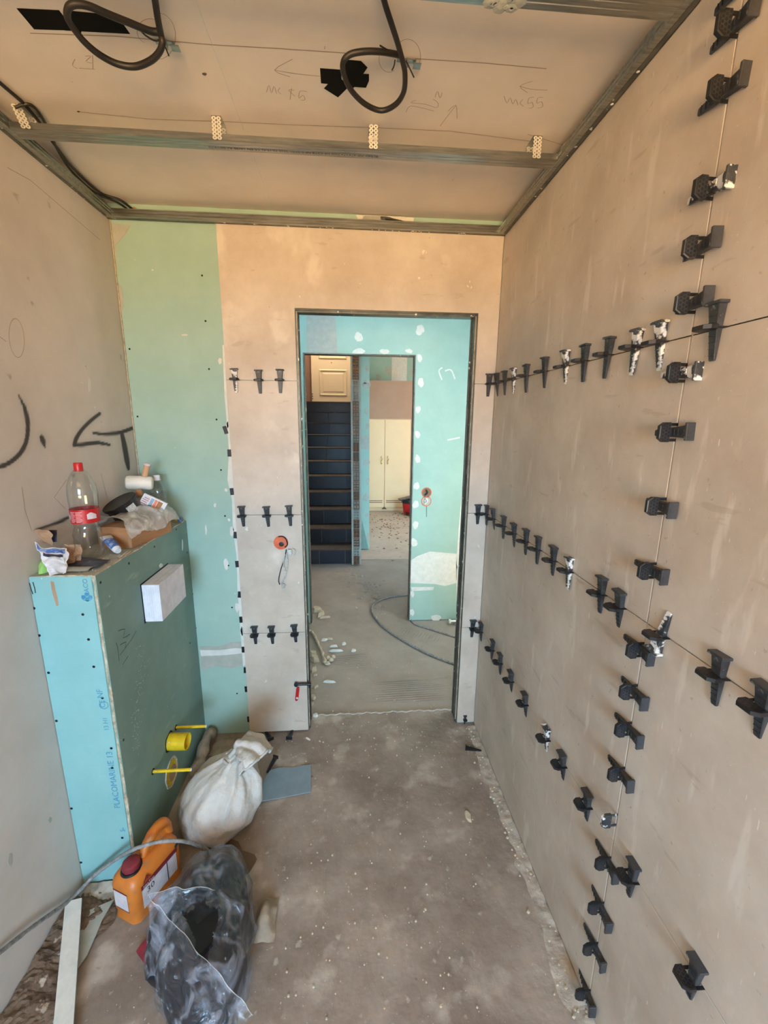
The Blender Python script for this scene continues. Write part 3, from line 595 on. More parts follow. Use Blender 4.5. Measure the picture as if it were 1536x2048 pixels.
def floor_wedge(label, c, K, J, W, sc=1.):
    K, J, W = Vector(K).normalized(), Vector(J).normalized(), Vector(W).normalized()
    m = M(); m.add([Vector(c)+J*p.x*sc+K*p.y*sc+W*p.z*sc for p in WED.v], WED.f); lo = min(p.z for p in m.v); m.v = [p-UP*(lo-.001) for p in m.v]
    obj('loose_wedge', m, 'black', None, **P(label, 'wedge'))
floor_wedge('black wedge pushed under the tile left of the doorway', (-.325, 1.93, .004), (-.12, -1, 0), (1, -.12, 0), (0, 0, 1), .9)
floor_wedge('black wedge under the tile edge behind the white sack', (-.437, 1.915, .004), (.55, -1, .1), (1, .55, 0), (0, 0, 1), .9)
floor_wedge('loose black wedge on the floor beside the base of the right wall', (.59, 1.765, .003), (-1, .25, 0), (.25, 1, 0), (0, 0, 1), .8)
floor_wedge('small black wedge under the blue-grey offcut beside the sack neck', (-.385, 1.73, .003), (.4, 1, .2), (1, -.4, 0), (0, 0, 1), .8)
o = clip((.60, YF, .03), (1, 0, 0), (0, 0, 1), NF, 'black levelling clip at the foot of the narrow tile strip right of the doorway', 'clips around the doorway', tilt=0, slide=-.002, sc=.55)
# ---------------------------------------------------------------- clamp with red lever, junction box with wires
t = thing('lever_clamp', 'small black clamp with a red lever gripping the tile edge left of the doorway', 'clamp', (-.27, YF-.02, .24))
m = M(); m.tube([(-.287, YF-.016, .288), (-.24, YF-.016, .288), (-.214, YF-.018, .286)], .0075, 10); m.obox((-.222, YF-.01, .280), (1, 0, 0), (0, 1, 0), UP, .006, .012, .014, .002); obj('rod', m, 'black', t, True)
m = M(); m.lathe([(.009, 0), (.011, .004), (.011, .014), (.008, .018)], (-.289, YF-.026, .288), (0, 1, 0), 12); obj('knuckle', m, 'black', t, True)
m = M(); m.loft([[Vector((-.281+dx*s-.010*k, YF-.014+dy*s, .268-.075*k)) for dx, dy in ((-.008, -.004), (.008, -.004), (.008, .004), (-.008, .004))] for k, s in ((0, .7), (.1, 1), (.85, 1), (1, .6))], True); obj('lever', m, 'red', t, True, label='red lever')
m = M(); m.lathe([(.006, 0), (.005, .002)], (-.287, YF-.018, .21), NF, 10); obj('lever_tip_dot', m, 'filler', t)
c = FX(562, 1085)
t = thing('junction_box', 'orange electrical box in the tiles left of the doorway with hanging white wires', 'junction box', c)
m = M(); m.lathe([(.034, 0), (.034, .003), (.030, .003), (.029, -.03)], c, NF, 28, False); obj('rim', m, 'orangebox', t, True)
m = M(); m.lathe([(.031, 0), (.030, .0012), (.0285, .0012)], c, NF, 28, False); m.lathe([(.029, .0006), (.02, .0010), (.006, .0012)], c, NF, 28); obj('inside', m, 'orangebox', t)
m = M(); m.lathe([(.012, .0016), (.006, .003)], c+Vector((.002, 0, -.008)), NF, 10); m.tube([c+Vector((a[0], -.004, a[1])) for a in ((-.01, .03), (.012, .03), (.026, .014), (.03, -.01), (.018, -.022))], .003, 6, smooth=4); obj('dark_cable', m, 'rubber', t)
m = M(); a = FX(580, 1102)+NF*.012; m.obox(a, (1, 0, -.1), (0, 1, 0), (.1, 0, 1), .010, .007, .012, .002); obj('connector', m, 'wire_white', t)
for k, pl in enumerate(([(573,1098),(570,1115),(563,1135),(558,1158),(560,1168)], [(574,1104),(576,1122),(574,1142),(566,1160),(566,1168)], [(586,1096),(591,1099),(590,1108),(588,1110)], [(572,1106),(568,1126),(572,1140),(571,1155),(564,1164)])):
    m = M(); m.tube([FX(*q)+NF*(.008+.004*k) for q in pl], .0024, 6, smooth=5); obj('wire', m, 'rubber' if k == 0 else 'wire_white', t, True)
m = M(); a = FX(567, 1170)+NF*.01; m.obox(a, (1, 0, 0), (0, 1, 0), UP, .008, .003, .011, .002); obj('tag', m, 'filler_dull', t)
# ---------------------------------------------------------------- cistern boxing
bx = thing('cistern_boxing', 'aqua green plasterboard cistern boxing in the left corner, waist high', 'boxing', ((XL+XB)/2, 1.6, 0))
m = M(); m.box((XL+.002, YB, .001), (XB-.012, YB+.0125, ZB-.004)); obj('side_board', m, 'board_lit', bx)
m = M(); m.box((XL+.002, YB+.0135, .001), (XB-.0128, YF+.007, ZB-.016)); obj('frame_core', m, 'holes', bx)
# front board with the openings is one panel with pocket rings set on it
m = M(); m.box((XB-.0125, YB+.002, .001), (XB, YF+.007, ZB-.003)); obj('front_board', m, 'board_shaded', bx)
m = M(); m.box((XL+.002, YB+.001, ZB-.015), (XB-.001, YF+.007, ZB-.0025)); obj('top_board', m, 'filler_dull', bx)
def edge(pts, r, seed):
    rr = random.Random(seed); m = M(); q = spline([Vector(p) for p in pts], 14)
    m.tube([p+Vector((rr.uniform(-1, 1), rr.uniform(-1, 1), rr.uniform(-1, 1)))*.0014 for p in q], [r*rr.uniform(.5, 1.2) for _ in q], 6); obj('torn_edge', m, 'edge', bx)
edge([(XB-.006, YB+.003, ZB-.004), (XB-.006, YB+.003, .8), (XB-.006, YB+.003, .4), (XB-.006, YB+.003, .02)], .0055, 1)
edge([(XB-.004, YB, ZB-.003), (XB-.004, 1.6, ZB-.003), (XB-.004, YF, ZB-.003)], .004, 2); edge([(XL+.01, YB+.004, ZB-.004), (XB-.01, YB+.004, ZB-.004)], .0035, 3)
BY = lambda u, v: ony(u, v, YB); BX = lambda u, v: onx(u, v, XB)
screws(bx, NF, BY, [(68,1216.6),(165.5,1229),(78.5,1271),(177,1279),(97,1345.5),(187.5,1333.5),(112.8,1441.8),(204.7,1396),(222.6,1496.6),(224.4,1535.9),(143,1617),(244.6,1675.6),(162,1725)], .0045)
screws(bx, NL, BX, [(201,1165),(247,1480),(257.8,1126.7),(380,1286),(402,1336),(308.8,1093.4),(352.5,1059),(374,1105),(386,1187.8),(392.5,1256)], .0045)
polypatch([BY(u, v) for u, v in ((101,1162),(108,1164),(111,1180),(115,1194),(117,1211),(113,1212),(106,1190),(103,1176))], NF, 'kraft', bx, 'torn_paper', .0004)
for q in ([(59,1166),(63,1180),(66,1188)], [(66,1164),(70,1178),(71,1186)]): ribbon([BY(*a) for a in q], .003, NF, 'blackink', bx, 'scratch')
def vprint(s_, size, u, v, nm='print', mt='ink'):      # text read bottom to top on the side board
    p = BY(u, v); text(s_, size, p+NF*.0004, (0, 0, 1), (-1, 0, 0), mt, bx, nm)
vprint('PLACO', .020, 180, 1197); 
c = BY(174, 1194); m = M()
for a in range(4): m.lathe([(.006, 0), (.005, .0005)], c+NF*.0004+Vector((.009*math.cos(a*1.57), 0, .009*math.sin(a*1.57))), NF, 10)
ribbon([c+NF*.0005+Vector((.015*math.cos(a), 0, .012*math.sin(a))) for a in np.linspace(2.6, 6.6, 14)], .002, NF, 'ink', bx, 'logo_arc')
obj('logo', m, 'ink', bx)
vprint('PLACOMARINE 13', .028, 241, 1616); vprint('13 H1', .020, 218, 1461)
vprint('CE', .022, 211, 1415); vprint('NF', .026, 207, 1396); vprint('5-', .022, 250, 1663)
for (cu, cv) in ((208, 1410),):
    c = BY(cu, cv); ribbon([c+NF*.0006+Vector((.013*math.cos(a), 0, .013*math.sin(a))) for a in np.linspace(0, 6.4, 20)], .002, NF, 'ink', bx, 'logo_ring')
# pencil scrawls and splashes on the front board
for q in ([(232,1285),(236,1300),(238,1322)], [(240,1310),(262,1280),(272,1262)], [(245,1330),(256,1312)], [(236,1262),(250,1258),(246,1276),(260,1268)], [(240,1290),(252,1284),(250,1296)]):
    ribbon([BX(*a) for a in q], .0022, NL, 'blackink', bx, 'scrawl', smooth=2)
m = M(); rr = random.Random(5)
for k in range(110):
    v = rr.uniform(1290, 1500); u = 284-(v-1290)*.06+rr.gauss(0, 6); m.lathe([(rr.uniform(.0006, .0018), 0), (.0004, .0005)], BX(u, v), NL, 5)
obj('paint_specks', m, 'filler', bx, kind='stuff')
patch(BX, 302, 1174-4, 8, 8, NL, 'filler', bx, 'plaster_splash'); patch(BX, 365, 1090, 2, 24, NL, 'filler', bx, 'plaster_splash'); patch(BX, 322, 1131, 7, 9, NL, 'filler', bx, 'plaster_splash')
# protective block of the flush plate
y0, y1, za, zb_ = 1.497, 1.725, .868, 1.012; D = .062
m = M(); m.box((XB, y0-.006, za-.004), (XB+.002, y0+.02, za+.01)); m.box((XB, y0-.004, za), (XB+.0008, y1+.004, zb_+.004)); obj('cutout_edge', m, 'holes', bx)
m = M(); m.obox((XB+D/2+.001, (y0+y1)/2, (za+zb_)/2), (0, 1, 0), UP, (1, 0, 0), (y1-y0)/2, (zb_-za)/2, D/2, .0015)
fb = obj('flush_plate_block', m, 'polysty', bx, label='white ribbed protective block')
m = M()
for k in range(7): x = XB+.006+k*.008; m.box((x, y0-.0012, za+.002), (x+.0045, y0, zb_-.002))
obj('ribs', m, 'polysty', fb)
m = M(); m.box((XB+D*.62, y0+.01, zb_), (XB+D*.62+.0012, y1-.01, zb_+.0006)); m.box((XB+D-.0, y0+.05, zb_-.0010), (XB+D+.0006, y1-.05, zb_-.0004)); obj('groove', m, 'filler_dull', fb)
# yellow stub, ring, sleeves
c = Vector((XB, 1.575, .288)); m = M()
m.lathe([(.034, 0), (.034, .075), (.031, .075), (.031, .002)], c, (1, -.05, 0), 28, False); m.lathe([(.031, .0015), (.001, .002)], c, (1, 0, 0), 24); obj('pipe_stub', m, 'yellow', bx, True, label='yellow pipe stub')
m = M(); m.lathe([(.041, .0), (.040, .0012), (.034, .0012)], c, (1, 0, 0), 24, False, lambda a, h: 1+.06*math.sin(5*a)); obj('cut_ring', m, 'holes', bx)
c = Vector((XB, 1.562, .150)); m = M(); m.lathe([(.060, 0), (.058, .004), (.051, .003), (.050, -.0)], c, (1, 0, 0), 36, False, lambda a, h: 1+.03*math.sin(9*a)+.03*math.sin(4*a+1)); obj('torn_hole_edge', m, 'edge', bx)
m = M(); m.lathe([(.050, .001), (.046, .002), (.040, .0012), (.002, .0010)], c, (1, 0, 0), 32); obj('drain_ring', m, 'yellow', bx, True, label='yellow drain opening with torn edge')
m = M(); m.lathe([(.033, .0022), (.002, .0024)], c+Vector((0, .006, -.008)), (1, 0, 0), 20); obj('drain_inside', m, 'kraft', bx)
for (u, v, L_) in ((352, 1455, .125), (306, 1543, .14)):
    a = BX(u, v); 
    m = M(); m.tube([a, a+Vector((L_, 0, 0))], .0062, 10); obj('bolt_sleeve', m, 'yellow', bx, True)
    m = M(); m.lathe([(.012, 0), (.0115, .001), (.006, .001)], a, (1, 0, 0), 12); obj('sleeve_hole', m, 'holes', bx)
    m = M(); m.lathe([(.0064, 0), (.004, .003)], a+Vector((L_, 0, 0)), (1, 0, 0), 10); obj('sleeve_tip', m, 'filler', bx)
# ---------------------------------------------------------------- clutter on the boxing
TZ = ZB-.0022
def bottle(label, c, H, R, cap, capm, band=None, wob=0):
    t = thing('plastic_bottle', label, 'bottle', c); c = Vector(c)
    prof = [(.0, .004), (.25, .0), (.72, .0), (.95, .03), (1, .09), (.96, .13), (1, .17), (.97, .21), (1, .26), (.94, .30), (.86, .335), (.84, .36), (.90, .40), (.96, .43), (.97, .56), (1.0, .62), (1.0, .69), (.93, .77), (.74, .85), (.5, .905), (.30, .935), (.27, .95), (.27, .965)] if band else \
           [(.0, .004), (.3, 0), (.8, 0), (1, .04), (.94, .10), (1, .14), (.94, .2), (1, .25), (.94, .31), (1, .36), (.98, .6), (.99, .66), (.9, .75), (.6, .85), (.42, .90), (.40, .95)]
    m = M(); m.lathe([(r*R, h*H) for r, h in prof], c, UP, 32, False, (lambda a, h: 1+wob*math.sin(5*a)*(h < H*.3))); obj('body', m, 'pet', t, 'all')
    m = M(); n0 = .945*H; r = .31*R if band else .44*R
    m.lathe([(r*1.02, n0-.010), (r*1.08, n0-.007), (r*1.02, n0-.004), (r, n0), (r, H-.002), (r*.9, H)], c, UP, 24, True, lambda a, h: 1+.02*math.sin(24*a)); obj('cap', m, capm, t, True, label=cap)
    if band:
        a, b = band[0]*H, band[1]*H; m = M(); m.lathe([(R*.985, a), (R*.99, (a+b)/2), (R*1.0, b)], c, UP, 32, False); lb = obj('paper_label', m, band[2], t, 'all')
        for ang, ww, mt_ in ((3.75, .30, 'white_label'), (5.7, .34, 'white_label')):
            m = M(); m.grid(7, 4, lambda s, q: c+Vector((R*1.012*math.cos(ang+(s-.5)*ww*2), R*1.012*math.sin(ang+(s-.5)*ww*2), a+(b-a)*(.30+.5*q*(1-abs(s-.4)*.7))))); obj('label_panel', m, mt_, lb)
        m = M()
        for k in range(8):
            for s_, e_ in ((4.12, 4.55), (4.6, 5.05)):
                m.grid(6, 2, lambda s, q: c+Vector((R*1.012*math.cos(s_+(e_-s_)*s*(1 if k % 3 else .8)), R*1.012*math.sin(s_+(e_-s_)*s*(1 if k % 3 else .8)), a+(b-a)*(.12+k*.1)+.0016*q)))
        obj('label_print', m, 'white_label', lb)
    return t
bottle('tall clear plastic bottle with red cap and red label on the boxing', (-.878, 1.428, TZ+.003), .315, .0415, 'red cap', 'red', (.385, .53, 'red'), .03)
bottle('small clear bottle with white cap in the far corner of the boxing', (-.835, 1.868, TZ), .222, .0315, 'white cap', 'polysty', None)
m = M(); m.lathe([(.0318, .0), (.0318, .035)], (-.835, 1.868, TZ+.115), UP, 24, False); obj('bottle_sleeve', m, 'film', bpy.data.objects['plastic_bottle.001'], 'all')
def crumple(fn, nx, ny, amp, seed, fr=9):
    from mathutils import noise
    def f(s, t):
        p = fn(s, t); q = p*fr+Vector((seed, seed*2, 0)); n = noise.noise_vector(q)+.5*noise.noise_vector(q*2.3); return p+n*amp
    return nx, ny, f
# cardboard box
t = thing('cardboard_box', 'brown cardboard box under the plastic bag on the boxing', 'box', (-.845, 1.70, TZ))
ax = Vector((.17, 1, 0)).normalized(); ay = Vector((-1, .17, 0)).normalized(); c0 = Vector((-.790, 1.520, TZ)); Lb, Wb, Hb = .245, .128, .076
m = M(); m.obox(c0+ax*Lb/2+ay*Wb/2+UP*Hb/2, ax, ay, UP, Lb/2, Wb/2, Hb/2, .0015); obj('carton', m, 'card', t)
m = M(); m.obox(c0+ax*Lb/2+ay*(Wb/2)+UP*(Hb+.0008), ax, ay, UP, Lb/2, .024, .0006); obj('packing_tape', m, 'kraft', t)
m = M(); m.obox(c0+ay*.006+ax*-.0008+UP*Hb*.5, ay, ax, UP, .003, .0006, Hb*.45); obj('flap_edge', m, 'kraft', t)
# cloudy bag draped over it
def bagf(s, t_):
    x = c0+ax*(-.03+.30*t_)+ay*(-.022+.16*s); z = TZ+Hb+.004+.042*math.sin(math.pi*s)*(1-.25*t_)+.006*math.sin(9*t_+4*s)
    if s < .18: z -= (.18-s)*.18
    return Vector((x.x, x.y, z))
m = M(); nx, ny, f = crumple(bagf, 30, 44, .011, 3, 24); m.grid(nx, ny, lambda s, q: (lambda p: Vector((p.x, p.y, max(p.z, TZ+Hb+.0015) if s > .12 else max(p.z, TZ+.03))))(f(s, q))); obj('plastic_bag', m, 'cloudbag', None, 'all', **P('crumpled cloudy plastic bag lying over the cardboard box', 'bag'))
# black tub lying tilted
t = thing('black_tub', 'black plastic tub with lid lying tilted against the left wall', 'tub', (-.885, 1.70, TZ+.085))
axd = Vector((-.35, -.35, .90)).normalized(); c = Vector((-.872, 1.685, TZ+.092))
m = M(); m.lathe([(.046, 0), (.053, .004), (.060, .052), (.060, .054), (.054, .056), (.0, .056)], c, axd, 28); obj('tub', m, 'black', t, True)
m = M(); m.lathe([(.064, .050), (.065, .060), (.062, .062), (.050, .059), (.0, .059)], c, axd, 28); obj('lid', m, 'black', t, True)
m = M(); m.grid(8, 3, lambda s, q: c+axd*(.015+.03*q)+(axd.orthogonal().normalized().lerp(Vector((1, -.3, 0)), .0))*0+Matrix.Rotation(-.3+.6*s, 3, axd)@(Vector((.8, -.6, .1))-axd*Vector((.8, -.6, .1)).dot(axd)).normalized()*.0595); obj('tub_print', m, 'wire_white', t)
# mallet
t = thing('rubber_mallet', 'white rubber mallet with pale wooden handle on top of the clutter', 'mallet', (-.845, 1.80, TZ+.13))
a = Vector((-.922, 1.785, TZ+.203)); b = Vector((-.828, 1.815, TZ+.194)); d = (b-a).normalized()
m = M(); L_ = (b-a).length; m.lathe([(.020, 0), (.026, .004), (.028, .012), (.029, L_*.5), (.028, L_-.012), (.026, L_-.004), (.020, L_)], a, d, 28); obj('head', m, 'mallet', t, True)
c = a.lerp(b, .62); h = Vector((.30, .06, .95)).normalized()
m = M(); m.lathe([(.010, .02), (.0115, .05), (.013, .075), (.0125, .082), (.006, .087)], c, h, 16); obj('handle', m, 'wood', t, True)
m = M(); m.lathe([(.0132, .076), (.0128, .083), (.006, .0875)], c, h, 16); obj('handle_end', m, 'white_label', t, True)
# small carton (printed pack) standing tilted
t = thing('printed_pack', 'small white printed carton pack leaning below the mallet', 'packet', (-.82, 1.76, TZ+.08))
c = Vector((-.800, 1.735, TZ+.122)); ex = Vector((.35, .1, -.22)).normalized(); ey = Vector((.3, -.9, .1)); ey = (ey-ex*ey.dot(ex)).normalized(); ez = ex.cross(ey)
m = M(); m.obox(c, ex, ez, ey, .046, .026, .012, .001); pk = obj('carton', m, 'paper', t)
for off, wd_, mt_ in ((-.028, .010, 'white_label'), (-.008, .006, 'navy'), (.006, .005, 'orangebox'), (.022, .009, 'card')):
    m = M(); m.obox(c+ex*off+ey*.0123, ex, ez, ey, wd_, .020, .0004); obj('print_band', m, mt_, pk)
for k in range(4):
    m = M(); m.obox(c+ex*(-.034+.002*k)+ez*(.012-.008*k)+ey*.0130, ex, ez, ey, .012-.002*(k % 2), .0012, .0003); obj('print_line', m, 'red_dull', pk)
m = M(); m.lathe([(.012, 0), (.016, .01), (.014, .02), (.008, .028)], (-.857, 1.745, TZ+.155), (.3, -.4, .6), 12, True, lambda a, h: 1+.12*math.sin(4*a)); obj('crumpled_wrapper', m, 'card', None, True, **P('small crumpled brown wrapper tucked under the mallet head', 'wrapper'))
# crumpled paper bag at the near left end
t = thing('crumpled_paper_bag', 'crumpled white and blue printed paper bag at the near end of the boxing', 'paper bag', (-.89, 1.31, TZ))
from mathutils import noise
pts2 = [(62,1062),(98,1057),(112,1082),(135,1096),(143,1125),(120,1150),(95,1120),(78,1092)]
def pb(s, q):
    # sheet from torn top (q=1) to the pointed bottom (q=0)
    top = ony(68, 1085, 1.30).lerp(ony(140, 1098, 1.33), s); bot = ony(98, 1132, 1.262).lerp(ony(138, 1144, 1.27), s); bot.z -= .012*math.sin(math.pi*s)
    p = bot.lerp(top, q**.8); p += Vector((0, -.028*math.sin(math.pi*s)*(1-q*.5)-.008, .004)); n = noise.noise_vector(p*32)*.008+noise.noise_vector(p*70)*.004; return p+n
m = M(); m.grid(24, 24, pb); o = obj('sheet', m, 'paper', t)
m = M(); m.grid(20, 10, lambda s, q: pb(.06+.88*s, .74+.20*q)+Vector((.0015, -.0018, .001))); obj('blue_band', m, 'blue', t)
m = M(); m.grid(14, 6, lambda s, q: pb(.3+.6*s, .56+.12*q)+Vector((.0015, -.0018, .001))); obj('print_band', m, 'navy', t)
m = M(); m.grid(14, 8, lambda s, q: ony(60+44*s, 1062+4*s+q*26-6*math.sin(3*s), 1.30+.03*q)+noise.noise_vector(Vector((s*3, q*3, 1)))*.006); obj('torn_flap', m, 'kraft', t)
m = M(); m.grid(12, 10, lambda s, q: ony(128+34*s, 1088+46*q+10*s*0, 1.335+.03*s)+noise.noise_vector(Vector((s*3, q*3, 5)))*.010); obj('kraft_inside', m, 'kraft', t)
m = M(); m.loft([[ony(98+16*a, 1060+q*24, 1.335+.004*a) for a in (0, .5, 1)] for q in (0, .3, .7, 1)], closed=False); obj('dark_fold', m, 'navy', t)
# green rag
m = M(); c = onz(92, 1143, TZ)
def rg(s, q):
    a = s*2*math.pi; r = (.034+.010*math.sin(3*a)+.006*math.sin(7*a))*math.sin(math.pi*(1-q)/2+.001); 
    p = Vector((max(c.x+1.0*r*math.cos(a), XL+.004), c.y+.013+.8*r*math.sin(a), TZ+.001+.034*q**.7*(1+.3*math.sin(5*a+q*4)))); return p
m.grid(28, 9, rg); obj('green_glove', m, 'green', None, 'all', **P('lime green glove crumpled under the paper bag at the wall', 'glove'))
# tube with blue label
t = thing('adhesive_tube', 'white tube with blue label lying in front of the cardboard box', 'tube', (-.86, 1.49, TZ))
a, b = Vector((-.868, 1.505, TZ+.052)), Vector((-.798, 1.445, TZ+.015)); d = (b-a).normalized(); L_ = (b-a).length
m = M(); sd = d.cross(UP).normalized(); u2 = sd.cross(d)
def trg(s, w0, h0): return [a+d*(L_*s)+sd*w0*math.cos(k)+u2*h0*math.sin(k) for k in np.linspace(0, 2*math.pi, 16, endpoint=False)]
m.loft([trg(0, .019, .002), trg(.15, .0185, .007), trg(.6, .016, .012), trg(.9, .0135, .0135), trg(.93, .011, .011), trg(1.0, .010, .010)], True); obj('tube_body', m, 'paper', t, True)
m = M(); m.loft([[p+(p-(a+d*(L_*s)))*.04 for p in trg(s, w0, h0)][0:9] for s, w0, h0 in ((.28, .0178, .009), (.6, .016, .012), (.85, .014, .0128))], closed=False); obj('blue_label', m, 'blue', t, 'all')
# dark flat package under the bottle
m = M(); nx, ny, f = crumple(lambda s, q: Vector((-.905+.115*s, 1.335+.075*q-.03*s, TZ+.0055+.007*math.sin(3.1*s)*math.sin(3.1*q))), 22, 12, .003, 8, 30); m.grid(nx, ny, lambda s, q: (lambda p: Vector((p.x, p.y, max(p.z, TZ+.0012))))(f(s, q)))
obj('foil_packet', m, 'navy', None, 'all', **P('shiny dark blue foil packet lying at the foot of the tall bottle', 'packet'))
m = M(); nx, ny, f = crumple(lambda s, q: Vector((-.90+.10*s, 1.275+.04*q, TZ+.006+.004*math.sin(3.1*q))), 14, 8, .002, 2, 20); m.grid(nx, ny, lambda s, q: (lambda p: Vector((min(p.x, XB-.004), p.y, max(p.z, TZ+.0012))))(f(s, q)))
obj('paper_scrap', m, 'filler_dull', None, 'all', **P('grey paper scrap on the near edge of the boxing', 'paper'))
m = M(); m.tube([(-.80, 1.925, TZ+.012), (-.79, 1.925, TZ+.012)], .008, 10); o = obj('wall_plug', m, 'yellow', None, True, **P('small yellow plug in the far corner of the boxing', 'plug'))
m = M(); m.tube([(-.783, 1.92, TZ+.012), (-.768, 1.918, TZ+.012)], .009, 10); o = obj('wall_plug', m, 'blue', None, True, **P('small blue plug in the far corner of the boxing', 'plug'))
m = M(); rr = random.Random(9)
for k in range(40): p = Vector((rr.uniform(-.90, XB-.004), rr.uniform(1.27, 1.56), TZ+.001)); m.lathe([(rr.uniform(.001, .003), 0), (.001, rr.uniform(.001, .003))], p, UP, 5)
p = Vector((-.775, 1.435, TZ+.003))
for k in range(10): m.tube([p+Vector((rr.uniform(-.012, .01), rr.uniform(-.03, .03), 0)), p+Vector((rr.uniform(-.012, .01), rr.uniform(-.03, .03), rr.uniform(.002, .01)))], .0012, 5)
obj('plaster_crumbs', m, 'chip', None, kind='stuff', **P('pale plaster crumbs along the front edge of the boxing top', 'crumbs'))
# ---------------------------------------------------------------- floor objects, left side
def blob(fn, nt, nh): 
    m = M(); m.loft([[fn(2*math.pi*k/nt, i/(nh-1)) for k in range(nt)] for i in range(nh)], True); return m
# white sack
t = thing('white_sack', 'full white woven sack with twisted neck on the floor beside the boxing', 'sack', (-.53, 1.52, 0))
def body(a, h):
    R = [(0, .01), (.0, .085), (.03, .118), (.12, .138), (.3, .150), (.5, .146), (.66, .128), (.78, .100), (.88, .070), (.95, .046), (1, .036)]
    k = h*(len(R)-1); i = min(int(k), len(R)-2); z = R[i][0]+(R[i+1][0]-R[i][0])*(k-i); r = R[i][1]+(R[i+1][1]-R[i][1])*(k-i)
    cx = -.553+.07*z**1.6; cy = 1.455+.05*z; r *= 1.08; fold = 1+z*(.10*math.sin(7*a+1.3*z*3)+.07*math.sin(11*a+2+z*2)+.04*math.sin(17*a-z*4))*min(1, z*1.5)
    p = Vector((cx+r*.98*fold*math.cos(a), cy+r*.95*fold*math.sin(a), .004+.262*z)); 
    n = noise.noise_vector(p*9)*.012+noise.noise_vector(p*24)*.007+noise.noise_vector(p*55)*.002; n.z *= .4
    q = p+n; q.z = max(q.z, .002); q.x = max(q.x, XB+.006) if q.z < ZB else q.x; return q
obj('sack_body', blob(body, 72, 40), 'sack', t, 'all')
def mouth(a, h):    # flared mouth flopped over to the right
    ax_ = [Vector((-.486, 1.503, .258)), Vector((-.458, 1.506, .288)), Vector((-.440, 1.500, .314)), Vector((-.410, 1.488, .306)), Vector((-.382, 1.468, .276))]
    rad = [.036, .040, .056, .070, .080]; k = h*4; i = min(int(k), 3); f = k-i; c = ax_[i].lerp(ax_[i+1], f); r = rad[i]+(rad[i+1]-rad[i])*f
    tdir = (ax_[i+1]-ax_[i]).normalized().lerp((ax_[min(i+2, 4)]-ax_[min(i+1, 3)]).normalized() if i < 3 else (ax_[4]-ax_[3]).normalized(), f*.5).normalized()
    s1 = tdir.cross(Vector((0, 1, 0))).normalized(); s2 = tdir.cross(s1)
    fr = r*(1+.16*math.sin(5*a+h*2)+.10*math.sin(9*a)); p = c+s1*fr*.62*math.cos(a)+s2*fr*math.sin(a); return p+noise.noise_vector(p*22)*.009
m = M(); m.loft([[mouth(2*math.pi*k/56, i/19) for k in range(56)] for i in range(20)]); obj('sack_mouth', m, 'sack', t, 'all')
m = M(); hem = [mouth(2*math.pi*k/56, 1) for k in range(57)]; m.tube(hem, [.0045+.0015*math.sin(k*1.9) for k in range(57)], 6); obj('frayed_hem', m, 'sack', t, 'all')
m = M(); m.tube([(-.486+.038*math.cos(a), 1.503+.036*math.sin(a), .256+.006*math.sin(2*a)) for a in np.linspace(0, 6.28, 24)], .005, 6); obj('neck_tie', m, 'sack', t, 'all')
# beige rag roll behind it
t_ = [(-.725, 1.93, .03), (-.73, 1.88, .05), (-.722, 1.80, .045), (-.715, 1.72, .05), (-.71, 1.66, .05)]
m = M(); q = spline([Vector(p) for p in t_], 8); m.tube([p+noise.noise_vector(p*30)*.006 for p in q], [.024+.004*math.sin(i*.5)+.002*math.sin(i*2.7) for i in range(len(q))], 12)
m.v = [Vector((max(p.x, XB+.002), p.y, max(p.z, .001))) for p in m.v]; obj('rolled_rag', m, 'rag', None, 'all', **P('dusty beige twisted rag along the foot of the boxing behind the sack', 'rag'))
m = M(); m.add([], []); nx, ny, f = crumple(lambda s, q: Vector((-.70+.10*s, 1.80+.13*q, .006+.016*math.sin(3.1*s)*math.sin(3.1*q))), 14, 14, .007, 4, 20); m.grid(nx, ny, lambda s, q: (lambda p: Vector((p.x, p.y, max(p.z, .001))))(f(s, q))); obj('cloth_scrap', m, 'rag', None, 'all', **P('small dusty cloth scrap on the floor in the corner behind the sack', 'rag'))
# blue-grey offcut
pl = [(516,1605),(622,1585),(622,1530),(600,1533),(585,1537),(560,1536),(540,1542),(528,1560)]
m = M(); m.prism([onz(u, v, .003) for u, v in pl], UP, .004); obj('board_offcut', m, 'bluegrey', None, **P('blue-grey torn offcut lying flat right of the white sack', 'board offcut'))
# damp stain
pl = [(395,1700),(430,1712),(505,1650),(508,1700),(500,1735),(480,1752),(440,1735),(420,1760),(385,1745)]
patch(lambda u, v: onz(u, v, .0008), 455, 1718, 105, 80, UP, 'wet', fl, 'damp_stain', .0004, 28, .25)
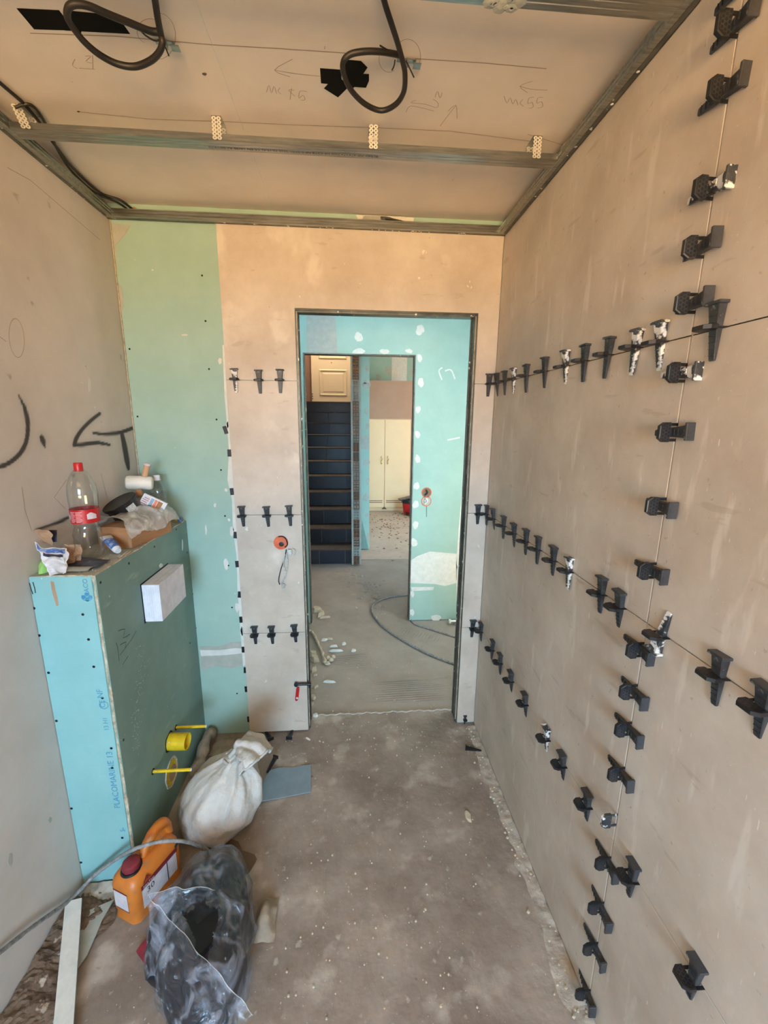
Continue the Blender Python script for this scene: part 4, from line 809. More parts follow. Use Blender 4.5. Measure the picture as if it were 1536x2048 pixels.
# jerrycan
t = thing('jerrycan', 'orange plastic jerrycan with red cap and red-white label beside the boxing', 'jerrycan', (-.70, 1.21, 0))
n0 = Vector((-.695, 1.093, 0)); ex = Vector((.085, .185, 0)).normalized(); ey = Vector((-ex.y, ex.x, 0)); Lc, Wc, Hs = .195, .108, .150
def rrect(x0, x1, y0, y1, r, z, n=5):
    out = []
    for cx, cy, a0 in ((x1-r, y1-r, 0), (x0+r, y1-r, 1.5708), (x0+r, y0+r, 3.1416), (x1-r, y0+r, 4.7124)):
        for k in range(n+1): a = a0+1.5708*k/n; out.append(n0+ex*(cx+r*math.cos(a))+ey*(cy+r*math.sin(a))+UP*z)
    return out
m = M(); m.loft([rrect(.008, Lc-.008, .008, Wc-.008, .02, .001), rrect(0, Lc, 0, Wc, .026, .008), rrect(.003, Lc-.003, .003, Wc-.003, .026, .03), rrect(0, Lc, 0, Wc, .026, .045), rrect(0, Lc, 0, Wc, .026, .13), rrect(.003, Lc-.003, .003, Wc-.003, .026, .148), rrect(.012, Lc-.010, .012, Wc-.012, .026, .163), rrect(.03, Lc-.025, .024, Wc-.024, .024, .172)], True)
obj('can_body', m, 'orange', t, True)
# raised far end with grip
m = M(); hp = [n0+ex*x+ey*(Wc/2)+UP*z for x, z in ((.085, .165), (.10, .190), (.13, .212), (.165, .215), (.182, .195), (.188, .155))]; m.tube(hp, [.014, .016, .018, .019, .018, .017], 12, smooth=5)
m.v = [p for p in m.v]; obj('handle', m, 'orange', t, 'all')
m = M(); m.obox(n0+ex*.14+ey*(Wc/2)+UP*.176, ex, ey, UP, .045, .010, .022, .006); obj('handle_web', m, 'orange', t, True)
cc_ = n0+ex*.045+ey*(Wc/2)+UP*.168; m = M(); m.lathe([(.033, 0), (.031, .006), (.028, .006)], cc_, UP, 24); obj('neck_ring', m, 'black', t, True)
m = M(); m.lathe([(.026, .004), (.027, .008), (.026, .024), (.022, .027)], cc_, UP, 28, True, lambda a, h: 1+.025*math.sin(20*a)); obj('cap', m, 'red_dull', t, True, label='dull red cap')
# front label (faces the room): -ey side
def fl_(x, z, d=.0008): return n0+ex*x-ey*d+UP*z
m = M(); m.prism([fl_(.03, .045), fl_(.165, .045), fl_(.165, .128), fl_(.03, .128)], -ey, .0006); lb = obj('front_label', m, 'white_label', t)
m = M(); m.prism([fl_(.028, .118, .0016), fl_(.170, .118, .0016), fl_(.170, .134, .0016), fl_(.028, .134, .0016)], -ey, .0005); obj('red_band', m, 'red_dull', lb)
m = M(); m.prism([fl_(.036, .138, .0012), fl_(.066, .138, .0012), fl_(.051, .158, .0004)], -ey, .0008); obj('triangle_logo', m, 'red_dull', t)
text('SikaTop', .013, fl_(.034, .121, .0024), ex, UP, 'white_label', lb, 'print'); text('30', .030, fl_(.045, .090, .0018), ex, UP, 'blackink', lb, 'print'); text('SIKA', .009, fl_(.042, .140, .0022), ex, UP, 'orange', t, 'print')
m = M(); m.prism([fl_(.125, .045, .0016), fl_(.128, .045, .0016), fl_(.128, .12, .0016), fl_(.125, .12, .0016)], -ey, .0004); obj('label_rule', m, 'blackink', lb)
m = M(); m.lathe([(.008, 0), (.007, .001)], fl_(.172, .138, -.001), -ey, 14); obj('green_dot', m, 'blackink', t)
# end label on the near-left end (-ex side)
def el(y, z): return n0-ex*.0008+ey*y+UP*z
m = M(); m.prism([el(.028, .058), el(.028, .122), el(.085, .122), el(.085, .058)], -ex, .0006); obj('end_label', m, 'white_label', t)
m = M(); m.prism([el(.026, .054), el(.026, .058), el(.087, .058), el(.087, .054)], -ex, .0006); m.prism([el(.026, .122), el(.026, .126), el(.087, .126), el(.087, .122)], -ex, .0006); obj('end_label_edge', m, 'red_dull', t)
# arching caked cable
hp = [onx(-30, 1932, XL+.012), onx(0, 1905, XL+.014), onx(70, 1850, XL+.016), onx(140, 1800, XL+.02), ony(190, 1750, 1.215), ony(240, 1713, 1.195), ony(285, 1692, 1.17), ony(330, 1682, 1.19), ony(375, 1684, 1.22), ony(410, 1697, 1.27), ony(436, 1722, 1.30), ony(450, 1745, 1.31)]
m = M(); m.tube(hp, .0062, 8, smooth=8); m.v = [p+noise.noise_vector(p*90)*.0012 for p in m.v]; obj('arching_cable', m, 'hose', None, 'all', **P('plaster-caked grey cable arching from the left wall over the jerrycan', 'cable'))
# white lath
a, b = Vector((-.918, 1.150, .055)), Vector((-.690, .700, .012)); d = (b-a).normalized(); s = d.cross(UP).normalized()
m = M(); m.loft([[a+s*.0225-d*.012, a-s*.0225+d*0, a-s*.0225-UP*.010, a+s*.0225-d*.012-UP*.010], [b+s*.0225, b-s*.0225, b-s*.0225-UP*.01, b+s*.0225-UP*.01]], True)
obj('white_lath', m, 'filler', None, **P('long white plaster lath leaning in the lower left corner', 'lath'))
pl = [(228,1800),(200,1812),(160,1830),(148,1848),(148,1875),(112,1905),(130,1930),(150,1945),(175,1910),(195,1865),(205,1840)]
m = M(); m.prism([onz(u, v, .010) for u, v in pl], UP, .003); obj('board_shard', m, 'filler_dull', None, **P('pale triangular board shard on the floor behind the lath', 'board shard'))
# broken screed along the left wall foot
def rub(s, q):
    x = XL+.002+.17*s*(.55+.45*math.sin(q*9)**2); y = .55+.66*q; p = Vector((x, y, 0)); z = (.030*(1-s)**.7)*(1 if q < .97 else .3)+.012*noise.noise(p*28)+.010*abs(noise.noise(p*60)); return Vector((x, y, max(z*(1-s*.5), -.001)))
m = M(); m.grid(40, 110, rub); obj('broken_screed', m, 'rubble', None, kind='stuff', **P('broken brown screed edge along the foot of the left wall', 'rubble'))
def rub2(s, q):
    x = XL+.01+.20*s; y = 1.185+.055*q; p = Vector((x, y, 0)); return Vector((x, y, .010*(q)+.007*noise.noise(p*40)+.002))
m = M(); m.grid(40, 14, rub2); obj('mortar_fillet', m, 'mortar', None, kind='stuff', **P('pale mortar fillet at the foot of the aqua boxing side', 'mortar'))
# plastic bag with dark filled sack inside and printed bag beside
t = thing('dark_filled_bag', 'dark filled sack wrapped in clear torn plastic in front of the jerrycan', 'bag', (-.45, 1.02, 0))
FOOT = [(-.305, .79), (-.315, .95), (-.335, 1.10), (-.395, 1.235), (-.47, 1.285), (-.545, 1.25), (-.60, 1.13), (-.635, 1.02), (-.55, .90), (-.42, .79), (-.35, .755)]
BC = Vector((-.455, 1.02))
FA = sorted([(math.atan2(y-BC.y, x-BC.x), math.hypot(x-BC.x, y-BC.y)) for x, y in FOOT]); FAa = [FA[-1][0]-2*math.pi]+[q[0] for q in FA]+[FA[0][0]+2*math.pi]; FAr = [FA[-1][1]]+[q[1] for q in FA]+[FA[0][1]]
def sup(H, grow, wr, seed, fold):
    def f(a, h):
        a2 = (a+math.pi) % (2*math.pi)-math.pi; R = sum(float(np.interp((a2+d+math.pi) % (2*math.pi)-math.pi, FAa, FAr)) for d in (-.22, -.1, 0, .1, .22))/5*grow
        ph = h*math.pi*.5; r = math.cos(ph)**.55 if h < 1 else 0; z = .002+H*math.sin(ph)**.85
        if h < .12: r *= .84+.16*(h/.12)**.5
        R *= 1+fold*(1-abs(math.sin(4.5*a+2.5*h+seed)))*math.sin(ph*2)**.5-fold*.5
        p = Vector((BC.x+R*r*math.cos(a), BC.y+R*r*math.sin(a), z)); n = noise.noise_vector(p*9+Vector((seed, 0, 0)))*wr+noise.noise_vector(p*26)*wr*.5
        n.z += -wr*1.6*abs(noise.noise(Vector((p.x*30+p.y*14, p.y*5, seed))))*h; p += n; p.z = max(p.z, .0015); return p
    return f
obj('dark_sack', blob(sup(.185, .93, .014, 2, .04), 72, 40), 'darkbag', t, 'all')
fo = sup(.205, 1.0, .016, 5, .10); hc = onz(392, 1862, .19)
m = M(); NT, NH = 150, 64
v = [fo(2*math.pi*k/NT, i/(NH-1)*.985) for i in range(NH) for k in range(NT)]; f = []
for i in range(NH-1):
    for k in range(NT):
        c_ = (v[i*NT+k]+v[(i+1)*NT+(k+1) % NT])/2; dx, dy = c_.x-hc.x, c_.y-hc.y
        if c_.z > .12 and dx < .052 and dy < .045 and dx*.75+dy*.65 > -.012 and dx > -.055: continue
        f.append((i*NT+k, i*NT+(k+1) % NT, (i+1)*NT+(k+1) % NT, (i+1)*NT+k))
m.add(v, f); obj('clear_wrap', m, 'film', t, 'all')
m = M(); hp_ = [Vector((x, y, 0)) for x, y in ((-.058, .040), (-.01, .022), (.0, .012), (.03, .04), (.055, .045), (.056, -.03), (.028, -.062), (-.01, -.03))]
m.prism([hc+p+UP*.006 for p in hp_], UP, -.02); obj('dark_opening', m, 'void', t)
# standing film flaps: one across the top of the opening, one diagonal fold
def flap(pts_a, pts_b, amp, seed):
    A = spline([Vector(p) for p in pts_a], 8); B = spline([Vector(p) for p in pts_b], 8); n = len(A)
    def fn(s, q):
        k = min(int(s*(n-1)+.5), n-1); p = A[k].lerp(B[k], q); return p+noise.noise_vector(p*26+Vector((seed, 0, 0)))*amp
    m = M(); m.grid(n, 14, fn); obj('film_flap', m, 'film', t, 'all')
    rim = [fn(i/(n-1), 1) for i in range(n)]; m = M(); m.tube(rim, .0007, 5); obj('film_edge', m, 'cloudbag', t, 'all')
flap([ony(330,1838,1.0), ony(360,1846,1.0), ony(398,1850,1.01), ony(424,1824,1.03)], [ony(295,1790,1.0), ony(345,1780,1.02), ony(400,1774,1.04), ony(432,1778,1.05)], .007, 1)
flap([ony(300,1870,.97), ony(335,1925,.91), ony(375,1975,.86), ony(420,2030,.81), ony(450,2075,.77)], [ony(295,1790,.98), ony(345,1845,.93), ony(400,1905,.88), ony(450,1965,.83), ony(505,2030,.79)], .008, 4)
# printed red and white bag lower left
def pbag(s, q):
    a = onz(270, 1888, .03).lerp(onz(350, 2046, .03), q); b = a+Vector((.10, .07, .0)); p = a.lerp(b, s); p.z = .008+.035*s**.5; return p+noise.noise_vector(p*18)*.006
m = M(); m.grid(10, 30, pbag, lambda s, q: q > .5); pgw = obj('printed_bag', m, 'paper', None, 'all', **P('red and white printed bag showing under the wrapped dark sack', 'bag'))
m = M(); m.grid(10, 30, pbag, lambda s, q: q < .5); o = obj('red_print', m, 'red_dull', pgw, 'all')
m = M(); nx, ny, f2 = crumple(lambda s, q: Vector((-.325+.07*s, 1.03+.12*q, .045*math.sin(3.14*s)*math.sin(3.14*q)+.004)), 16, 18, .008, 6, 20); m.grid(nx, ny, lambda s, q: (lambda p: Vector((p.x, p.y, max(p.z, .001))))(f2(s, q))); obj('beige_cloth', m, 'rag', None, 'all', **P('small beige cloth end poking out right of the wrapped dark sack', 'cloth'))
# crumbs and chips on the floors
def chip(label, u, v, lx, ly, ang, mt='chip', h=.012, z=0., nm='plaster_chip', grp='plaster chips in the hall'):
    c = onz(u, v, z); rr = random.Random(int(u*31+v)); m = M(); n = 9; ring = []
    for k in range(n): a = 2*math.pi*k/n; r = rr.uniform(.75, 1.1); x, y = lx*r*math.cos(a), ly*r*math.sin(a); ring.append(Vector((c.x+x*math.cos(ang)-y*math.sin(ang), c.y+x*math.sin(ang)+y*math.cos(ang), z+.0)))
    top = [Vector((c.x, c.y, 0)).lerp(p, .72)+Vector((0, 0, z+h*rr.uniform(.8, 1.2)-p.z*.72)) for p in ring]; m.loft([ring, top], True)
    obj(nm, m, mt, None, True, **P(label, 'rubble', grp))
ZH = -.006
for lab, u, v, lx, ly, an in (('rounded plaster lump at the partition foot left of the far opening', 634, 1222, .05, .035, 0), ('slanting plaster stick beside the lump at the partition foot', 642, 1232, .055, .014, .9), ('short plaster stick nearest the opening at the partition foot', 649, 1236, .05, .011, .25),
    ('flat plaster shard above the white strips in the hall', 648, 1281, .028, .016, .3), ('small plaster shard right of the flat shard in the hall', 660, 1279, .025, .010, -.2), ('curved plaster shard over the long white strip in the hall', 668, 1294, .035, .013, .05), ('long white plaster strip on the hall floor', 672, 1303, .066, .011, .03),
    ('small white shard right end of the hall shards', 688, 1289, .017, .015, .9), ('white plaster splinter right of the long strip', 707, 1302, .020, .016, .2), ('upper rounded lump against the left jamb', 626, 1311, .030, .022, .5), ('lower rounded lump against the left jamb', 630, 1322, .032, .024, -.4),
    ('slanting chip at the jamb below the lumps', 628, 1343, .022, .010, .9), ('small chip at the jamb under the slanting chip', 631, 1351, .016, .009, .5), ('thin white wavy strip on the floor near the doorway', 659, 1365, .046, .008, -.1), ('pale chip beside the clamp inside the doorway', 632, 1375, .020, .010, .9),
    ('tan chip at the jamb inside the doorway', 626, 1396, .016, .022, .2), ('narrow tan chip lowest at the jamb', 624, 1410, .008, .026, -.2), ('pale chip alone on the hall floor left of the cable loop', 713, 1217, .018, .010, -.7), ('pale chip inside the cable loop', 753, 1237, .007, .022, .1)):
    chip(lab, u, v, lx, ly, an, 'chip' if 'white' not in lab else 'filler', .014 if 'lump' not in lab else .035, ZH)
chip('white plaster lump on the threshold beside the left jamb', 631, 1432, .018, .014, 0, 'filler', .012, 0, 'plaster_lump', 'plaster chips in the bathroom')
chip('pale rubble shard on the bathroom floor below the lower right clips', 936, 1632, .014, .034, .15, 'chip', .008, 0, 'plaster_lump', 'plaster chips in the bathroom')
chip('white chip on the floor just inside the doorway', 616, 1478, .016, .006, -.6, 'filler', .005, 0, 'plaster_lump', 'plaster chips in the bathroom')
# plaster stick with rough end
t = thing('plaster_stick', 'long rough plaster-caked stick ending in a clump inside the doorway', 'stick', onz(640, 1305, ZH))
pts = [onz(u, v, ZH+.012) for u, v in ((618,1262),(624,1265),(631,1275),(637,1290),(643,1303),(648,1318),(650,1326))]; q = spline(pts, 6)
m = M(); m.tube([p+noise.noise_vector(p*50)*.004 for p in q], [.010+.003*math.sin(i*1.3) for i in range(len(q))], 8); obj('stick', m, 'chip', t, 'all')
m = M()
for u, v in ((650,1325),(656,1318),(662,1322),(655,1329),(666,1316)): m.lathe([(.004, 0), (.020, .006), (.014, .018), (.004, .024)], onz(u, v, ZH), UP, 7)
obj('clump', m, 'chip', t)
rr = random.Random(21); m = M()
for k in range(420):
    u = rr.uniform(560, 960); v = rr.uniform(1150, 2040) if rr.random() < .5 else rr.uniform(1270, 1520)
    p = onz(u, v, 0 if v > 1426 else ZH)
    if not (XL+.02 < p.x < XR-.01) or (p.y > 1.93 and not XD0+.02 < p.x < XD1-.02): continue
    r = rr.uniform(.0012, .0045); m.lathe([(r, -.001), (r*.6, r*rr.uniform(.5, 1))], p, UP, 5)
for k in range(120):
    y = rr.uniform(.75, 1.93); p = Vector((XR-.006-abs(rr.gauss(0, .03)), y, 0)); r = rr.uniform(.0015, .006); m.lathe([(r, -.001), (r*.6, r)], p, UP, 5)
obj('floor_crumbs', m, 'chip', None, kind='stuff', **P('scattered pale plaster crumbs over the screed floor', 'crumbs'))
# mortar crust along the right wall foot
def crust(s, q):
    y = .62+1.31*q; wdt = .045+.05*abs(noise.noise(Vector((0, y*4, 3))))+.02*noise.noise(Vector((0, y*17, 3))); x = XR-.001-wdt*s; p = Vector((x, y, 0)); return Vector((x, y, .0015+.006*(1-s)*(.5+noise.noise(p*35))-.002*s))
m = M(); m.grid(14, 160, crust); obj('mortar_crust', m, 'mortar', fl, kind='stuff')
# tool ridges of adhesive
for cu, cv, wu, n_, ang in ((1040/3.66+560, 0, 0, 0, 0),): pass
for (cx, cy, L_, n_, sp, an) in ((.36, 2.28, .26, 11, .020, .03), (.50, 2.95, .05, 14, .024, 1.1), (-.02, 2.62, .16, 8, .022, .12), (-.15, 4.35, .03, 16, .024, 1.57)):
    m = M(); d = Vector((math.cos(an), math.sin(an), 0)); s = Vector((-d.y, d.x, 0))
    for k in range(n_):
        o_ = Vector((cx, cy, ZH+.0005))+s*(k-n_/2)*sp; m.tube([o_-d*L_*rr.uniform(.6, 1), o_+s*rr.uniform(-.004, .004), o_+d*L_*rr.uniform(.6, 1)], [.0008, .0030, .0008], 5)
    obj('adhesive_ridges', m, 'concrete_hall', fh, kind='stuff')
# ---------------------------------------------------------------- hall, partition, stairs, back room
OX0, OX1, OZ = -.334, .460, 2.060
PT = .075
m = M(); m.box((-2.2, Y2, 0), (OX0, Y2+PT, 2.52)); m.box((OX1, Y2, 0), (2.0, Y2+PT, 2.52)); m.box((OX0, Y2, OZ), (OX1, Y2+PT, 2.52)); wp = obj('wall_partition', m, 'board', **ST)
PY = lambda u, v: ony(u, v, Y2)
for u, v, a, b in ((839,716,11,16),(841.6,765,13,17),(836,819,11,13),(835,869,11,14),(835,918,11,16),(833,972,11,16),(831,1009,12,16),(831,1050,12,15),(828,1085,14,16),(840,660,17,21),(717,674,16,20),(717,703,26,12),(769,703,18,11),(818,702,15,9),(944,704,14,30),(825,1188,8,12),(824,1225,9,14),(872,1236,18,14),(610,820,6,12),(606,1010,6,14),(609,925,6,16),(612,1110,7,16)):
    patch(PY, u, v, a, b, NF, 'filler' if u > 700 else 'filler_dull', wp)
polypatch([PY(u, v) for u, v in ((612,612),(670,612),(672,660),(676,707),(614,706),(613,660))], NF, 'filler_dull', wp, 'filler_band')
polypatch([PY(u, v) for u, v in ((820,1122),(835,1112),(860,1103),(895,1106),(916,1108),(916,1165),(890,1172),(870,1168),(820,1166))], NF, 'filler', wp, 'filler_band')
polypatch([PY(u, v) for u, v in ((822,1174),(868,1174),(866,1180),(824,1182))], NF, 'filler', wp, 'filler_band', .0014)
polypatch([PY(u, v) for u, v in ((942,870),(960,860),(960,1245),(914,1245),(912,1130),(917,1060),(926,960),(936,915))], NF, 'filler', wp, 'filler_band')
for q in ([(885,735),(878,742),(884,760)], [(890,742),(902,740),(910,758)], [(895,880),(920,875)]): ribbon([PY(*a) for a in q], .010, NF, 'filler', wp, 'plaster_smear', smooth=4)
ribbon([PY(853, 1012), PY(853, 1034)], .004, NF, 'blackink', wp, 'pencil_line')
for k, (u, v) in enumerate(((853, 985), (852.5, 1002.5))):
    c = PY(u, v); t = thing('wall_socket_hole', ('upper' if k == 0 else 'lower')+' round cut-out with wires in the aqua partition', 'socket hole', c, 'socket holes in the partition')
    m = M(); m.lathe([(.040, 0), (.040, .002), (.034, .002)], c, NF, 24, False); obj('paper_ring', m, 'orangebox', t); m = M(); m.lathe([(.034, .001), (.002, .0012)], c, NF, 20); obj('cavity', m, 'brick' if k == 0 else 'filler_dull', t)
    m = M(); m.tube([c+Vector((-.014, -.003, -.02)), c+Vector((.008, -.008, .0)), c+Vector((-.004, -.006, .02))], .006, 6, smooth=3); obj('wire', m, 'rubber' if k == 0 else 'filler', t)
    if k == 1: m = M(); m.lathe([(.018, .002), (.014, .006)], c+Vector((-.002, 0, .006)), NF, 14); obj('white_core', m, 'wire_white', t)
m = M(); 
for a, b, c_, d_ in ((OX0-.004, OX0+.004, 0, OZ), (OX1-.004, OX1+.004, 0, OZ), (OX0-.004, OX1+.004, OZ-.005, OZ+.003)): m.box((a, Y2-.003, c_+.001), (b, Y2+PT+.003, d_))
obj('opening_trim', m, 'steel_dark', wp)
t = thing('pipe_fitting', 'small chrome pipe fitting at the foot of the partition by the right jamb', 'fitting', onz(912, 1244, ZH))
m = M(); c = onz(910, 1246, ZH)+Vector((0, -.03, .03)); m.tube([c-Vector((.05, 0, 0)), c+Vector((.04, 0, 0))], .016, 12); m.tube([c, c-UP*.034], .018, 12); obj('elbow', m, 'chrome', t, True)
m = M(); m.tube([c-Vector((.06, 0, 0)), c-Vector((.045, 0, 0))], .021, 8); obj('nut', m, 'filler', t)
# hall side walls and ceilings
m = M(); m.box((-2.25, 2.06, 0), (-2.2, 4.6, 2.52)); obj('wall_hall_left', m, 'board', **ST)
m = M(); m.box((2.0, 2.06, 0), (2.05, 3.3, 2.52)); obj('wall_hall_right', m, 'plaster', **ST)
m = M(); m.box((-2.25, 2.05, 2.52), (2.7, 4.62, 2.56)); obj('ceiling', m, 'hallceil', **ST)
m = M(); m.box((0, 4.62, 2.9), (2.7, 8.3, 2.94)); obj('ceiling', m, 'hallceil', **ST)
m = M(); m.box((-1.6, 4.62, 4.1), (.1, 8.3, 4.14)); obj('ceiling', m, 'hallceil', **ST)
m = M(); m.box((0, 4.6, 2.56), (2.7, 4.64, 2.94)); m.box((-1.6, 4.60, 2.56), (0, 4.64, 4.14)); obj('wall_stair_front', m, 'hallceil', **ST)
m = M(); m.box((-1.6, 7.8, -.1), (.1, 7.84, 4.12)); obj('wall_stair_back', m, 'hallceil', **ST)
m = M(); m.box((XR+.06, YF+.02, 0), (2.0, YF+WT, 2.52)); obj('wall_hall_near', m, 'board', **ST)
m = M(); m.box((-2.2, YF+.02, 0), (XL-.06, YF+WT, 2.52)); obj('wall_hall_near', m, 'board', **ST)
# stair: risers of anthracite tiles, dusty treads
st = thing('staircase', 'dark tiled staircase climbing behind the far opening', 'staircase', (-.4, 5.9, 0))
SX0, SX1, RH, TD, Y0 = -.798, -.008, .1725, .27, 4.6
jx = [SX0, -.36, -.07, SX1]; jx2 = [SX0, -.36, SX1]
for i in range(11):
    y = Y0+i*TD; z = i*RH
    m = M(); m.box((SX0, y+.006, z), (SX1, y+TD+.01, z+RH-.012)); obj('step_core', m, 'riser_joint', st)
    m = M(); m.box((SX0, y-.008, z+RH-.012), (SX1, y+(TD if i < 10 else .45), z+RH)); obj('tread', m, 'tread', st)
    jj = jx if i < 6 else jx2; jj = [a+(.0 if a in (SX0, SX1) else .012*((i % 3)-1)) for a in jj]
    for a, b in zip(jj[:-1], jj[1:]):
        m = M(); m.box((a+.003, y, z+.003), (b-.003, y+.007, z+RH-.013)); obj('riser_tile', m, 'riser', st)
ZL = 11*RH
m = M(); m.box((-.86, 3.26, 0), (-.80, 7.9, 4.1)); obj('wall_stair_left', m, 'brown_wall', **ST)
# door at the stair head
dt = thing('panel_door', 'cream panelled door standing at the head of the stairs', 'door', (-.36, 7.66, ZL))
dx0, dx1, dz1 = -.68, -.01, ZL+2.0; yd = 7.64
m = M(); m.box((dx0, yd, ZL+.004), (dx1, yd+.04, dz1)); obj('leaf', m, 'door_paint', dt)
def molding(x0, x1, z0, z1):
    m = M()
    for k, (ins, d) in enumerate(((0, .004), (.025, .012), (.045, .003))): pass
    prof = [(0, 0), (.008, .010), (.022, .012), (.030, .002), (.055, .002), (.075, .008)]
    rings = [[Vector((x0+a, yd-b, z0+a)), Vector((x1-a, yd-b, z0+a)), Vector((x1-a, yd-b, z1-a)), Vector((x0+a, yd-b, z1-a))] for a, b in prof]
    m.loft(rings, False); m.add(rings[-1], [(0, 1, 2, 3)]); obj('raised_panel', m, 'door_paint', dt)
molding(dx0+.13, dx1-.06, ZL+.11, ZL+.55); molding(dx0+.13, dx1-.06, ZL+.72, ZL+1.8)
m = M(); m.lathe([(.010, 0), (.008, .004)], (-.335, yd, ZL+.66), NF, 12); obj('peephole', m, 'brass', dt)
for z in (ZL+.06, ZL+.10, ZL+.14):
    m = M(); m.lathe([(.009, 0), (.007, .006)], (dx0+.012, yd, z), NF, 8); obj('hinge_pin', m, 'holes', dt)
m = M(); m.box((SX0, yd+.06, ZL), (0, yd+.1, 4.1)); obj('wall_stair_head', m, 'brown_wall', **ST)
# pier: hollow bricks end on, light board edges each side
m = M(); m.box((.012, 4.585, 0), (.083, 7.9, 4.1)); pr = obj('wall_pier', m, 'mortar', **ST)
nb = 26; bh = 2.75/nb; rr = random.Random(4)
BM = {}
for i in range(nb):
    m = M(); w2, hh, y = .0335, bh-.008, 4.552; rows = 3 if i % 3 else 2
    cx, z0 = .0475+rr.uniform(-.002, .002), i*bh+.004
    xs2 = [cx-w2, cx-w2+.007, cx-.004, cx+.004, cx+w2-.007, cx+w2]; zs2 = [z0]; 
    for r_ in range(rows): a = z0+.007+(hh-.007)/rows*r_; zs2 += [a, a+(hh-.007)/rows-.007]
    zs2 += [z0+hh]
    yy = y+rr.uniform(0, .008); nxv = len(xs2)
    v = []; 
    for zc in zs2:
        for xc in xs2: v.append(Vector((xc, yy, zc)))
    hole = lambda a, b: a in (1, 3) and b % 2 == 1 and b < len(zs2)-1
    f = []
    for b in range(len(zs2)-1):
        for a in range(nxv-1):
            q = (b*nxv+a, b*nxv+a+1, (b+1)*nxv+a+1, (b+1)*nxv+a)
            if hole(a, b):
                k = len(v); v += [v[j]+Vector((0, .03, 0)) for j in q]; f += [(k, k+1, k+2, k+3)]+[(q[j], q[(j+1) % 4], k+(j+1) % 4, k+j) for j in range(4)]
            else: f.append(q)
    m.add(v, f); m.box((cx-w2, yy+.001, z0-.001), (cx+w2, yy+.0011, z0+.0005)); obj('brick', m, 'brick' if i % 4 in (0, 3) or i > 22 else 'filler_dull' if rr.random() < .35 else 'brick', pr)
for a, b, mt_ in ((-.006, .013, 'filler_dull'), (.082, .100, 'filler_dull')):
    m = M(); m.box((a, 4.556, 0), (b, 7.9, 2.9)); obj('board_edge', m, mt_, pr)
# green board stub beyond the pier, leaning strip
m = M(); m.box((.100, 5.15, 0), (.215, 5.2, 2.9)); m.box((.205, 5.2, 0), (.215, 8.1, 2.9)); ws = obj('wall_back_room_left', m, 'board', **ST)
GY = lambda u, v: ony(u, v, 5.15)
for u, v, a, b in ((735,737,9,12),(731,765,7,9),(733,770,16,14),(733,822,8,12),(735,852,8,12),(733,925,14,12),(736,962,6,16),(732,995,12,14),(734,1030,10,8),(736,1075,6,16)): patch(GY, u, v, a, b, NF, 'filler_dull', ws)
polypatch([GY(u, v) for u, v in ((721,872),(739,871),(739,900),(721,898))], NF, 'filler_dull', ws, 'filler_band')
m = M(); m.prism([GY(u, v)+NF*.004 for u, v in ((724,1040),(737,1098),(722,1097))], NF, .012); obj('leaning_offcut', m, 'board_shaded', None, **P('thin green board offcut leaning at the foot of the wall beyond the brick pier', 'board offcut'))
m = M(); m.box((.1, 8.1, 0), (2.6, 8.15, 2.9)); wb = obj('wall_back_room_far', m, 'board', **ST)
RY = lambda u, v: ony(u, v, 8.1)
for u, v, a, b in ((777,741,13,18),(757,755,11,12),(728,735,10,10),(825,745,12,12)): patch(RY, u, v, a, b, NF, 'filler_dull', wb)
polypatch([RY(u, v) for u, v in ((784,700),(815,700),(813,770),(783,770))], NF, 'filler', wb, 'filler_band')
m = M(); m.box((2.6, 3.2, 0), (2.65, 8.2, 2.9)); obj('wall_back_room_right', m, 'plaster', **ST)
# wardrobe
wd = thing('wardrobe', 'cream two-door wardrobe against the far room wall', 'wardrobe', (.62, 7.7, 0))
X0, X1, XM, YW, HW = .25, 1.10, .578, 7.43, 1.625
m = M(); m.box((X0, YW+.02, .06), (X1, YW+.58, HW)); m.box((X0, YW+.03, .0), (X1, YW+.5, .06)); obj('carcass', m, 'wardrobe', wd)
for a, b, hx in ((X0+.005, XM-.003, XM-.055), (XM+.003, 1.03, XM+.055)):
    m = M(); m.obox(((a+b)/2, YW+.008, (.07+HW-.01)/2), (1, 0, 0), UP, (0, -1, 0), (b-a)/2, (HW-.08)/2, .010, .003); d_ = obj('door', m, 'wardrobe', wd)
    m = M(); m.tube([(hx, YW-.004, .985), (hx-.004, YW-.03, .965), (hx+.012, YW-.03, .94), (hx, YW-.004, .915)], .008, 8, smooth=4); m.tube([(hx, YW-.006, .905), (hx, YW-.02, .88), (hx, YW-.006, .85)], .010, 8, smooth=3); obj('handle', m, 'brass', d_, 'all')
    for z in (.155, .185):
        m = M(); m.box((a+.03, YW-.0035, z), (b-.03, YW-.002, z+.012)); obj('inlay_line', m, 'wardrobe_dark', d_)
m = M(); m.box((1.04, YW+.001, .06), (1.06, YW+.02, HW)); obj('side_strip', m, 'wardrobe', wd)
m = M(); m.prism([Vector((XM-.05, YW-.004, .035)), Vector((XM+.05, YW-.004, .035)), Vector((XM, YW-.004, .085))], NF, .004); obj('foot_ornament', m, 'wardrobe_dark', wd)
m = M(); m.box((.285, YW+.01, HW+.002), (1.08, YW+.05, 2.262)); obj('brown_panel', m, 'brownpanel', None, **P('plain brown panel standing on top of the cream wardrobe', 'panel'))
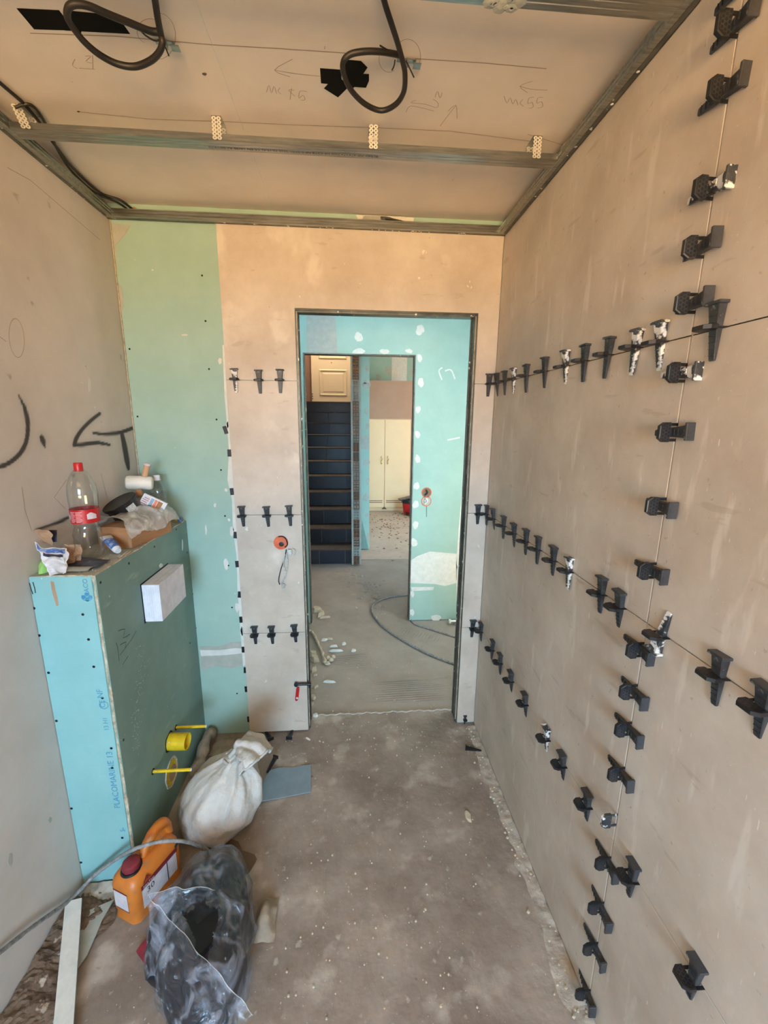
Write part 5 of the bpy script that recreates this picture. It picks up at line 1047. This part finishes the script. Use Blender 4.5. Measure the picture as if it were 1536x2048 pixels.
# bucket with bag and coiled cable
bc = Vector((.985, 7.14, 0)); t = thing('red_bucket', 'red bucket with dark trowel and black liner in front of the wardrobe', 'bucket', bc)
m = M(); m.lathe([(.085, .012), (.09, .02), (.118, .235), (.124, .24), (.124, .25), (.115, .25), (.088, .03), (.0, .03)], bc, UP, 28); obj('pail', m, 'red', t, True)
m = M(); m.lathe([(.126, .21), (.130, .25), (.128, .27), (.115, .262), (.10, .24), (.0, .235)], bc, UP, 28, True, lambda a, h: 1+.04*math.sin(7*a)); obj('liner', m, 'black', t, True)
m = M(); m.obox(bc+Vector((-.03, -.02, .30)), (1, .3, .18), (-.3, 1, 0), UP, .15, .07, .008, .003); obj('trowel', m, 'navy', t)
m = M(); m.obox(bc+Vector((.04, -.117, .13)), (1, .3, 0), UP, (.3, -1, 0), .03, .06, .002); obj('pail_label', m, 'blackink', t)
cp = [bc+Vector((.06+.12*math.cos(a), -.12+.10*math.sin(a), .01+.0035*a)) for a in np.linspace(0, 18, 70)]
m = M(); m.tube(cp, .008, 6); obj('coiled_cable', m, 'rubber', None, 'all', **P('coiled black cable on the floor in front of the red bucket', 'cable'))
# hall cable
m = M(); pts = [onz(u, v, ZH+.008) for u, v in ((960,1345),(912,1329),(870,1313),(830,1294),(795,1274),(765,1252),(746,1228),(745,1212),(760,1200),(785,1193),(815,1190),(840,1189))]
m.tube(pts, .0085, 8, smooth=6); obj('hall_cable', m, 'hose', None, 'all', **P('dark grey cable looping across the hall floor through the far opening', 'cable'))
m = M(); pts = [onz(u, v, ZH+.006) for u, v in ((960,1285),(915,1275),(885,1266),(850,1255),(830,1248),(822,1240),(816,1232))]
m.tube(pts, .0065, 8, smooth=5); obj('hall_cable', m, 'hose', None, 'all', **P('thinner grey cable running to the foot of the partition edge', 'cable'))
# dust ridge and debris in the hall
m = M(); rr = random.Random(8)
for k in range(60):
    u = rr.uniform(690, 770); v = 1140+(u-690)*.9+rr.gauss(0, 16); p = onz(u, v, ZH); r = rr.uniform(.01, .035); m.lathe([(r, -.001), (r*.5, rr.uniform(.002, .007))], p, UP, 7, True, lambda a, h: 1+.2*math.sin(3*a))
obj('dust_heaps', m, 'concrete_hall', None, kind='stuff', **P('low ridge of grey dust and grit across the hall floor', 'dust'))
m = M()
for k in range(110):
    u = rr.uniform(738, 822); v = 1026+abs(rr.gauss(0, 30)); p = onz(u, v, -.004); r = rr.uniform(.006, .02); m.lathe([(r, -.001), (r*.5, rr.uniform(.002, .01))], p, UP, 6)
obj('brick_crumbs', m, 'brick', None, kind='stuff', **P('scattered reddish crumbs on the far room floor', 'crumbs'))
